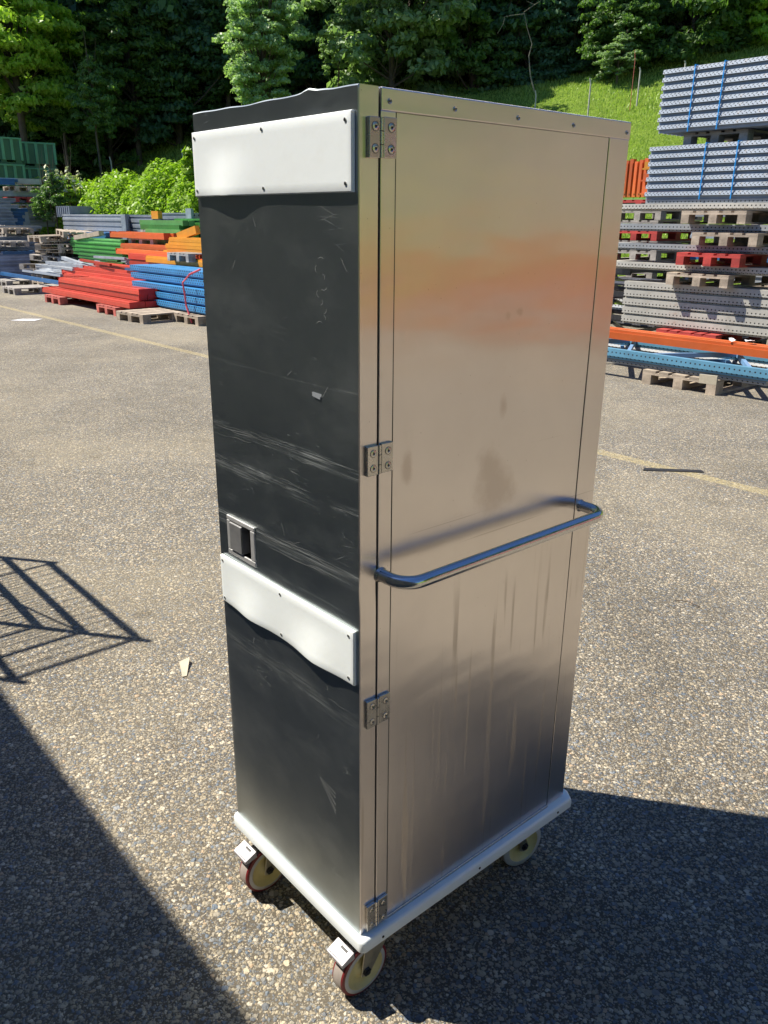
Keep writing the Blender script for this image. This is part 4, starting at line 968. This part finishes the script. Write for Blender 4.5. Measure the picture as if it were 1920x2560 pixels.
# ------------------------------------------------------------------ off to the right and behind the camera: what the steel reflects and what casts the shade
for k, (u0, u1) in enumerate(((-6.1, -3.4), (-9.0, -6.3), (-11.9, -9.2))):
    nm = ('far', 'middle', 'near')[k]
    for j in range(2): pallet(8.6, (u0+u1)/2, .15*j, 'wood', '%s pallet under the %s orange pack standing off to the right' % (('lower', 'upper')[j], nm))
    bundle('%s tall pack of %s crossbeams standing off to the right of the trolley' % (nm, ('red', 'orange', 'red')[k]), 'orange packs off to the right', 8.2, u0, u1, .297, 8, 8, .12, .11, ('red', 'orange', 'red')[k], 'step', part='crossbeam')
for k, (u0, u1) in enumerate(((-7.0, -3.6), (-10.6, -7.2), (-14.2, -10.8))):  # unseen packs, their colour and height made up to shape the side panel's reflection
    bundle('%s high unseen pack of mauve beams, added behind the orange packs for the steel reflection' % ('far', 'middle', 'near')[k], 'added mauve packs off to the right', 10.8, u0, u1, .0, 27, 8, .13, .13, 'mauve', 'chan', part='crossbeam')
t = empty('warehouse', W(-1.486, 2, 0), YROT, 'dark grey clad warehouse behind the photographer, its eaves shading the asphalt', 'building')
s_ = MB(); s_.box(-8, 0, -16, 12, 0, 3.1); s_.build('wall', M['cladding'], t)
s_ = MB(); s_.box(-8.05, .05, -16.05, 12.05, 3.101, 3.2); s_.build('roof_edge', M['galvdark'], t)
s_ = MB(); [s_.box(.001, .03, y, y+.04, .0, 3.09) for y in np.arange(-15.8, 12, .28)]; s_.build('cladding_rib', M['cladding'], t)

# wire shelving rack that throws the striped shadow on the left
V0, U0, U1, DP = -.34, 2.68, 3.68, .47
t = empty('wire_shelf_rack', W(V0-DP/2, (U0+U1)/2, 0), YROT, 'wire shelving rack standing to the left, casting the striped shadow', 'wire rack')
L_ = U1-U0
for x in (-DP/2, DP/2):
    for y in (-L_/2, L_/2):
        s_ = MB(); s_.tube([(x, y, 0), (x, y, 1.79)], .015, 10); s_.build('post', M['tube'], t)
for z in (1.75, 1.38, 1.07, .70, .25):
    s_ = MB()
    for x in (-DP/2, DP/2): s_.box(x-.009, x+.009, -L_/2+.013, L_/2-.013, z-.042, z+.006)
    for y in (-L_/2+.02, L_/2-.02): s_.box(-DP/2+.007, DP/2-.007, y-.005, y+.005, z-.02, z)
    k = -L_/2+.045
    while k < L_/2-.03: s_.tube([(-DP/2, k, z+.006), (DP/2, k, z+.006)], .0032, 5); k += .055
    s_.build('shelf', M['steel'], t)
s_ = MB(); s_.tube([(DP/2+.012, -L_/2, 1.30), (DP/2+.012, L_/2, .35)], .006, 6); s_.build('brace', M['steel'], t)

# litter
def litter(name, pts, mat, loc, rz, label, cat, th=.002):
    s_ = MB(); n_ = len(pts); s_.add([(p[0], p[1], p[2]) for p in pts]+[(p[0], p[1], p[2]+th) for p in pts], [tuple(range(n_))[::-1], tuple(range(n_, 2*n_))]+[(i,(i+1)%n_,n_+(i+1)%n_,n_+i) for i in range(n_)])
    o = s_.build(name, M[mat]); o.location = loc; o.rotation_euler = (0,0,rz); return tag(o, label, cat)
litter('cardboard_scrap', [(-.012,-.055,.002),(.004,-.052,.002),(.020,.048,.014),(.010,.062,.010),(-.018,.056,.002)], 'cardboard', (-.685, 1.345, 0), R(16), 'small beige cardboard scrap on the asphalt left of the trolley', 'cardboard')
litter('rubber_strip', [(-.20,-.022,.002),(.20,-.022,.002),(.19,.022,.004),(-.18,.020,.006)], 'dark', (1.965, 3.93, 0), R(-5), 'dark flat strip lying on the asphalt right of the trolley', 'strip', .004)
litter('paper_scrap', [(-.22,-.10,.002),(.17,-.12,.002),(.22,.08,.01),(-.12,.11,.004)], 'plastic', (-5.74, 12.05, 0), R(0), 'white paper scrap on the asphalt before the red crossbeams', 'paper')
for k, (x, y, a, L_, lb) in enumerate(((1.36, 1.93, .5, .09, 'thin dark twig on the sunlit asphalt right of the trolley'),)):
    s_ = MB(); s_.tube([(x-L_/2, y+.02, .006), (x, y, .012), (x+L_/2, y-.045, .006)], .0022, 6); tag(s_.build('twig', M['bark']), lb, 'twig')

# ------------------------------------------------------------------ vegetation
rg = np.random.default_rng(5)
def leaf_mesh(name, cent, nrm, size, mat, elong=1.7):
    n = len(cent); ref = rg.normal(size=(n, 3)); a = np.cross(nrm, ref); a /= np.linalg.norm(a, axis=1, keepdims=True)+1e-9
    b = np.cross(nrm, a); s = size[:, None]
    v = np.stack([cent + a*s*elong*.5, cent + b*s*.42 + nrm*s*.10, cent - a*s*elong*.5, cent - b*s*.42 + nrm*s*.10], 1).reshape(-1, 3)
    me = bpy.data.meshes.new(name); me.vertices.add(4*n); me.vertices.foreach_set('co', v.astype(np.float32).ravel())
    me.loops.add(4*n); me.loops.foreach_set('vertex_index', np.arange(4*n)); me.polygons.add(n); me.polygons.foreach_set('loop_start', np.arange(0, 4*n, 4))
    me.update(calc_edges=True); me.materials.append(mat); return me
def unit(a): return a/(np.linalg.norm(a, axis=1, keepdims=True)+1e-9)
def crown_points(rx, rz, nclu, per, csize, lsize, droop=0.0):
    """clusters spread through an uneven crown; returns leaf centres and normals, crown base at z=0"""
    d = unit(rg.normal(size=(nclu, 3))); d[:, 2] = np.where(d[:, 2] < -.85, -d[:, 2], d[:, 2])
    lob = 1 + .22*np.sin(d[:, 0]*4.1+1)+ .18*np.sin(d[:, 1]*5.3+2) + .12*np.sin(d[:, 2]*7)
    rad = rg.uniform(.35, 1.0, nclu)**.5 * lob
    cc = d*rad[:, None]*np.array([rx, rx, rz]); cc[:, 2] += rz
    cs = csize*rg.uniform(.6, 1.3, nclu)
    cen = np.repeat(cc, per, 0); s = np.repeat(cs, per)
    dd = unit(rg.normal(size=(len(cen), 3))); dd[:, 2] = np.abs(dd[:, 2])*.8+dd[:, 2]*.2; r = rg.uniform(.15, 1.0, len(cen))**.6
    p = cen + dd*(s*r)[:, None]*np.array([1, 1, .7])
    nr = unit(dd + .7*rg.normal(size=dd.shape) + np.array([0, 0, .35]))
    return p, nr, lsize*rg.uniform(.6, 1.35, len(p)), cc
variants = []
for (rx, rz, nclu, per, cs, ls) in ((2.6, 3.6, 210, 150, .62, .15), (3.1, 3.4, 230, 150, .66, .16), (2.3, 4.4, 200, 150, .60, .15), (3.0, 2.7, 190, 150, .60, .15), (1.3, 1.5, 80, 130, .36, .10)):
    variants.append(((rx, rz),) + crown_points(rx, rz, nclu, per, cs, ls))
_cm = {}
def crown_mesh(i, mat):
    if (i, mat) not in _cm: 
        _, p, nr, sz, cc = variants[i]; _cm[(i, mat)] = leaf_mesh('crown', p, nr, sz, M[mat])
    return _cm[(i, mat)]
_tm = {}
def trunk_mesh(i, mat='bark'):
    if (i, mat) in _tm: return _tm[(i, mat)]
    (rx, rz), p, nr, sz, cc = variants[i]; s_ = MB(); r0 = .032*rz+.02
    s_.tube([(0,0,-2.6), (.05,0,-.8), (.0,.08,rz*.5), (.06,.03,rz*1.1), (0,0,rz*1.6)], [r0*1.35, r0*1.1, r0*.9, r0*.6, r0*.2], 8)
    for k in range(0, len(cc), 6):
        c = cc[k]; a = (.0, .05, max(-.4, float(c[2])*.45)); mid = (c[0]*.5, c[1]*.5, a[2]+(float(c[2])-a[2])*.42)
        s_.tube([a, mid, tuple(c)], [r0*.35, r0*.22, r0*.07], 5, cap=False)
    _tm[(i, mat)] = s_.mesh('trunk', M[mat], 60); return _tm[(i, mat)]
def tree(x, y, i, mat, sc_, label, group, base=2.4, rz=None, zoff=0.0, name='tree', cat='tree', szz=1.0):
    z = float(hill_h(np.array([x]), np.array([y]))[0])
    t = empty(name, (x, y, z+zoff), rg.uniform(0, 6.28) if rz is None else rz, label, cat, group)
    c = obj('crown', crown_mesh(i, mat), t); c.location = (0, 0, base); c.scale = (sc_, sc_, sc_*szz)
    k = obj('trunk', trunk_mesh(i), t); k.location = (0, 0, base); k.scale = (sc_, sc_, max(sc_*szz, (base+.3)/2.6))
    return t
def tree_px(px, py_c, d, i, mat, width_px, label, group=None, base=None, szz=1.0, **k):
    """crown centred behind this place of the photograph at distance d, standing on the hill"""
    p = at_d(px, py_c, d); (rx, rz) = variants[i][0]; s_ = width_px/(2124/d)/(2*rx)/1.05
    zg = float(hill_h(np.array([p.x]), np.array([p.y]))[0])
    b_ = p.z - zg - rz*s_*szz
    return tree(p.x, p.y, i, mat, s_, label, group, base=b_, szz=szz, **k)
# named trees of the wood's edge
tree_px(655, 118, 32.5, 2, 'leafB', 185, 'pale green ash like tree in full sun above the left end of the trolley', rz=1.0, szz=.95)
tree_px(985, 20, 34.0, 1, 'leafB', 400, 'large pale sunlit tree directly above the trolley top', rz=2.2)
tree_px(845, 130, 33.5, 4, 'leafB', 90, 'low hanging pale branch tree between the two big pale trees', szz=1.1)
tree_px(25, 90, 35.5, 0, 'leafC', 300, 'bright yellow green tree at the left edge of the wood', rz=.4)
tree_px(150, 250, 36.5, 3, 'leafA', 200, 'mid green tree low at the left edge of the wood')
tree_px(330, 150, 37.5, 0, 'leafA', 250, 'dull green tree in the middle of the left wood', rz=3.0)
tree_px(430, 110, 38.0, 2, 'leafD', 260, 'dark green tree left of the pale ash like tree')
tree_px(235, 265, 33.0, 4, 'leafA', 105, 'small rounded green bush tree before the dark hollow of the wood', szz=1.25)
tree_px(1570, 90, 34.5, 0, 'leafA', 170, 'sunlit tree right of the dark wood, above the pale bush')
tree_px(1545, 150, 33.3, 4, 'leafB', 100, 'pale bush under the sunlit tree by the fence posts', name='bush', cat='bush', szz=.7)
tree_px(1740, 20, 36.0, 3, 'leafA', 330, 'mid green tree above the zinc packs')
tree_px(1900, 15, 37.0, 0, 'leafC', 230, 'bright green tree in the right corner of the wood')
tree_px(1190, 60, 36.0, 2, 'leafA', 260, 'dull green tree right of the large pale tree')
tree_px(1330, 90, 36.5, 0, 'leafD', 260, 'dark green tree in the shade at the right half of the wood')
tree_px(1440, 60, 37.0, 2, 'leafD', 240, 'dark tree beside the thin pale stem')
tree_px(560, 40, 38.0, 1, 'leafD', 280, 'dark tree behind the pale ash like tree')
tree_px(780, 60, 38.0, 0, 'leafD', 280, 'dark tree between the two big pale trees')
# ranks behind, filling the wood from the ground up
nm = {'leafD': 'dark green tree deep in the wood', 'leafA': 'mid green tree deep in the wood', 'leafC': 'yellow green tree deep in the wood'}
for d, step in ((37.8, 2.9), (39.8, 3.3), (42, 4.2), (47, 5.2), (54, 6.5)):
    x = -26 if d < 45 else -30
    while x < 27:
        y = math.sqrt(max(100, d*d - x*x*.55)) + rg.uniform(-.8, .8) + (1.5 if x < -2 else 0)
        mt = ['leafD', 'leafD', 'leafA', 'leafD', 'leafC'][int(rg.integers(0, 5))] if d > 37 else ['leafD', 'leafD', 'leafA'][int(rg.integers(0, 3))]
        i = int(rg.integers(0, 4)); s_ = float(rg.uniform(1.1, 1.5))
        tree(x + float(rg.uniform(-.8, .8)), y, i, mt, s_, nm[mt], 'trees of the wood, '+nm[mt].split(' tree')[0], base=float(rg.uniform(-.6, 1.0)), szz=1.15)
        x += step
# bushes closing the foot of the wood
x = -21
while x < 16:
    y = 36.0 + (1.6 if x < -2 else -.2) - .012*x*x + rg.uniform(-.5, .5)
    if not (7.2 < x < 9.6): tree(x, y, 4, 'leafD' if rg.uniform() < .75 else 'leafA', float(rg.uniform(1.0, 1.7)), 'shaded bush at the foot of the wood', 'bushes at the foot of the wood', base=-.4, name='bush', cat='bush')
    x += 1.9
for k, (x, y) in enumerate(((-12.6, 36.8), (-11.0, 37.6))):
    tree(x, y, k % 3, 'leafA' if k % 2 else 'leafD', 1.35, 'tall tree standing left of the meadow hollow', 'tall trees left of the hollow', base=1.6, szz=1.35)
for k, (x, y) in enumerate(((26, -9), (27, -3.0), (27.5, 3.2), (26, 9))):  # unseen trees, added to darken the meadow green mirrored in the steel
    tree(x, y, k % 4, 'leafD' if k % 3 else 'leafA', 1.3, 'unseen tree added on the slope off to the right to dull the steel reflection', 'added trees off to the right', base=.3, szz=1.1)
# hedge below the wood
def hedge():
    pts, nrs = [], []
    lo = W(9.45, 28.8, 0); hi = W(9.45, 17.0, 0); L_ = (hi-lo).length; ax = (hi-lo).normalized(); side = Vector((-ax.y, ax.x, 0))
    n = 60000; t = rg.uniform(0, 1, n); a = rg.uniform(-.12*PI, 1.12*PI, n)
    lump = 1 + .10*np.sin(t*L_*2.1+.5) + .07*np.sin(t*L_*4.7) + .05*np.sin(t*L_*9.1+a*3)
    hgt = (1.75 + .25*np.clip((t-.25)*1.6, 0, 1))*lump; wid = .95*lump
    r = rg.uniform(.75, 1.0, n)
    off = -np.cos(a)*wid*r; z = .75 + np.sin(np.clip(a, 0, PI))*hgt*r + np.where((a < 0) | (a > PI), -np.abs(rg.uniform(0, 1.0, n)), 0) - rg.uniform(0, .15, n)
    base = np.array([[lo.x, lo.y]]) + t[:, None]*np.array([[ax.x, ax.y]])*L_ + off[:, None]*np.array([[side.x, side.y]])
    nr = unit(np.stack([side.x*-np.cos(a), side.y*-np.cos(a), np.sin(a)*1.0+.2], 1) + .75*rg.normal(size=(n, 3)))
    me = leaf_mesh('hedge', np.column_stack([base, z]), nr, .075*rg.uniform(.6, 1.3, n), M['leafH'], 1.6)
    root = empty('hedge', ((lo.x+hi.x)/2, (lo.y+hi.y)/2, 0), 0, 'bright green clipped hedge between the stored beams and the meadow', 'hedge')
    o = obj('foliage', me, root); o.location = -root.location
    s_ = MB(); k = 0.0
    while k < L_:
        p = lo + ax*k; s_.tube([(p.x, p.y, .2), (p.x+.1, p.y, 1.2), (p.x-.1, p.y+.05, 2.0)], [.04, .03, .012], 5); k += .45
    o = s_.build('stems', M['bark'], root); o.location = -root.location
hedge()
def shoot(px, pyb, pyt, d, mat, label, n=60, spread=.16, ls=.10, group=None, head=None):
    b_ = at_d(px, pyb, d); tp = at_d(px, pyt, d); root = empty('tall_shoot', b_, 0, label, 'plant', group); H = tp.z-b_.z
    t = rg.uniform(.0, 1, n); a = rg.uniform(0, 6.28, n); r = spread*(1-.75*t)*rg.uniform(.4, 1, n)
    p = np.column_stack([np.cos(a)*r, np.sin(a)*r, t*H]); nr = unit(np.column_stack([np.cos(a)*.5, np.sin(a)*.5, np.ones(n)]) + .4*rg.normal(size=(n, 3)))
    obj('leaves', leaf_mesh('leaves', p, nr, ls*rg.uniform(.6, 1.2, n), M[mat]), root)
    s_ = MB(); s_.tube([(0,0,-.8), (0,.01,H*.5), (.01,0,H)], [.012,.008,.004], 5); s_.build('stem', M['bark'], root)
shoot(474, 470, 372, 21.0, 'leafH', 'tall leafy shoot rising from the hedge beside the trolley', 240, .26, .11)
for k, (px, pb, pt) in enumerate(((122, 480, 408), (148, 478, 425), (172, 470, 414), (200, 470, 428), (160, 480, 428), (188, 485, 440))):
    shoot(px, pb, pt, 26.5, 'leafW', 'slender weed with pale seed heads behind the green bins', 34, .12, .075, 'weeds with pale seed heads')
for k, (px, py, wpx) in enumerate(((135, 505, 80), (180, 500, 75), (112, 520, 60))):
    tree_px(px, py, 26.6+.3*k, 4, 'leafA' if k != 1 else 'leafH', wpx, ('dark leafy weed clump beside the green bins', 'light weed clump between the bins and the hedge', 'low weed clump at the foot of the green bins')[k], name='bush', cat='bush')
# fence posts on the meadow
for px, pb, pt, d, lb, mt in ((279, 425, 392, 34.0, 'pale fence post before the dark hollow behind the hedge', 'post'), (457, 408, 372, 34.5, 'pale fence post close to the left edge of the trolley', 'post'), (1338, 260, 226, 31.0, 'pale fence post at the meadow corner above the trolley', 'post'),
                     (1474, 232, 195, 30.0, 'pale fence post between the meadow corner and the pale bush', 'post'), (1583, 190, 125, 30.5, 'thin rusty rod standing beside the pale bush', 'woodpink'), (1599, 190, 168, 31, 'short pale post beside the rusty rod', 'post'), (1712, 166, 152, 31, 'short pale post just above the zinc packs', 'post')):
    p = at_d(px, pb, d); q = at_d(px, pt, d); zg = float(hill_h(np.array([p.x]), np.array([p.y]))[0])
    s_ = MB(); r_ = .028 if mt == 'post' else .011; s_.tube([(0, 0, min(0, zg-p.z)-.1), (.01, 0, (q.z-p.z)*.6), (-.03, 0, q.z-p.z)], [r_, r_*.9, r_*.8], 7)
    o = s_.build('fence_post', M[mt]); o.location = p; tag(o, lb, 'fence post')
# thin pale dead stem and bare branches in front of the dark wood
p0 = at_d(1336, 228, 30.8)
s_ = MB(); pts = [at_d(x, y, 30.8)-p0 for x, y in ((1336, 228), (1326, 190), (1322, 140), (1330, 110), (1318, 70))]; s_.tube(pts, [.026, .022, .018, .014, .010], 6)
t = empty('dead_tree', p0, 0, 'thin pale dead stem in front of the dark wood', 'dead tree'); s_.build('trunk', M['barkpale'], t)
for pl in (((1318, 70), (1310, 30), (1336, 12), (1352, 2)), ((1310, 35), (1280, 38), (1262, 42)), ((1262, 42), (1258, 60), (1244, 84)), ((1336, 12), (1316, 2))):
    s_ = MB(); s_.tube([at_d(x, y, 30.8)-p0 for x, y in pl], [.010]*(len(pl)-1)+[.004], 5); s_.build('branch', M['barkpale'], t)
# meadow grass blades
n = 170000
gx = rg.uniform(-13, 17, n); gy = rg.uniform(15.5, 37, n); gz = hill_h(gx, gy); ok_ = gz > .2; gx, gy, gz = gx[ok_], gy[ok_], gz[ok_]; n = len(gx)
a_ = rg.uniform(0, 6.283, n); hh = rg.uniform(.03, .09, n)*(1+.6*np.sin(gx*1.3)*np.sin(gy*.8)); ww = .018
lean = rg.normal(size=(n, 2))*.35; c0 = np.column_stack([gx, gy, gz-.03])
v = np.stack([c0 + np.column_stack([np.cos(a_)*ww, np.sin(a_)*ww, np.zeros(n)]), c0 - np.column_stack([np.cos(a_)*ww, np.sin(a_)*ww, np.zeros(n)]),
              c0 + np.column_stack([lean[:, 0]*hh, lean[:, 1]*hh, hh+.03])], 1).reshape(-1, 3)
gm = bpy.data.meshes.new('grass'); gm.vertices.add(3*n); gm.vertices.foreach_set('co', v.astype(np.float32).ravel())
gm.loops.add(3*n); gm.loops.foreach_set('vertex_index', np.arange(3*n)); gm.polygons.add(n); gm.polygons.foreach_set('loop_start', np.arange(0, 3*n, 3))
gm.update(calc_edges=True); gm.materials.append(M['blade'])
tag(obj('grass', gm), 'long meadow grass on the slope behind the stacks', 'grass', kind='stuff')
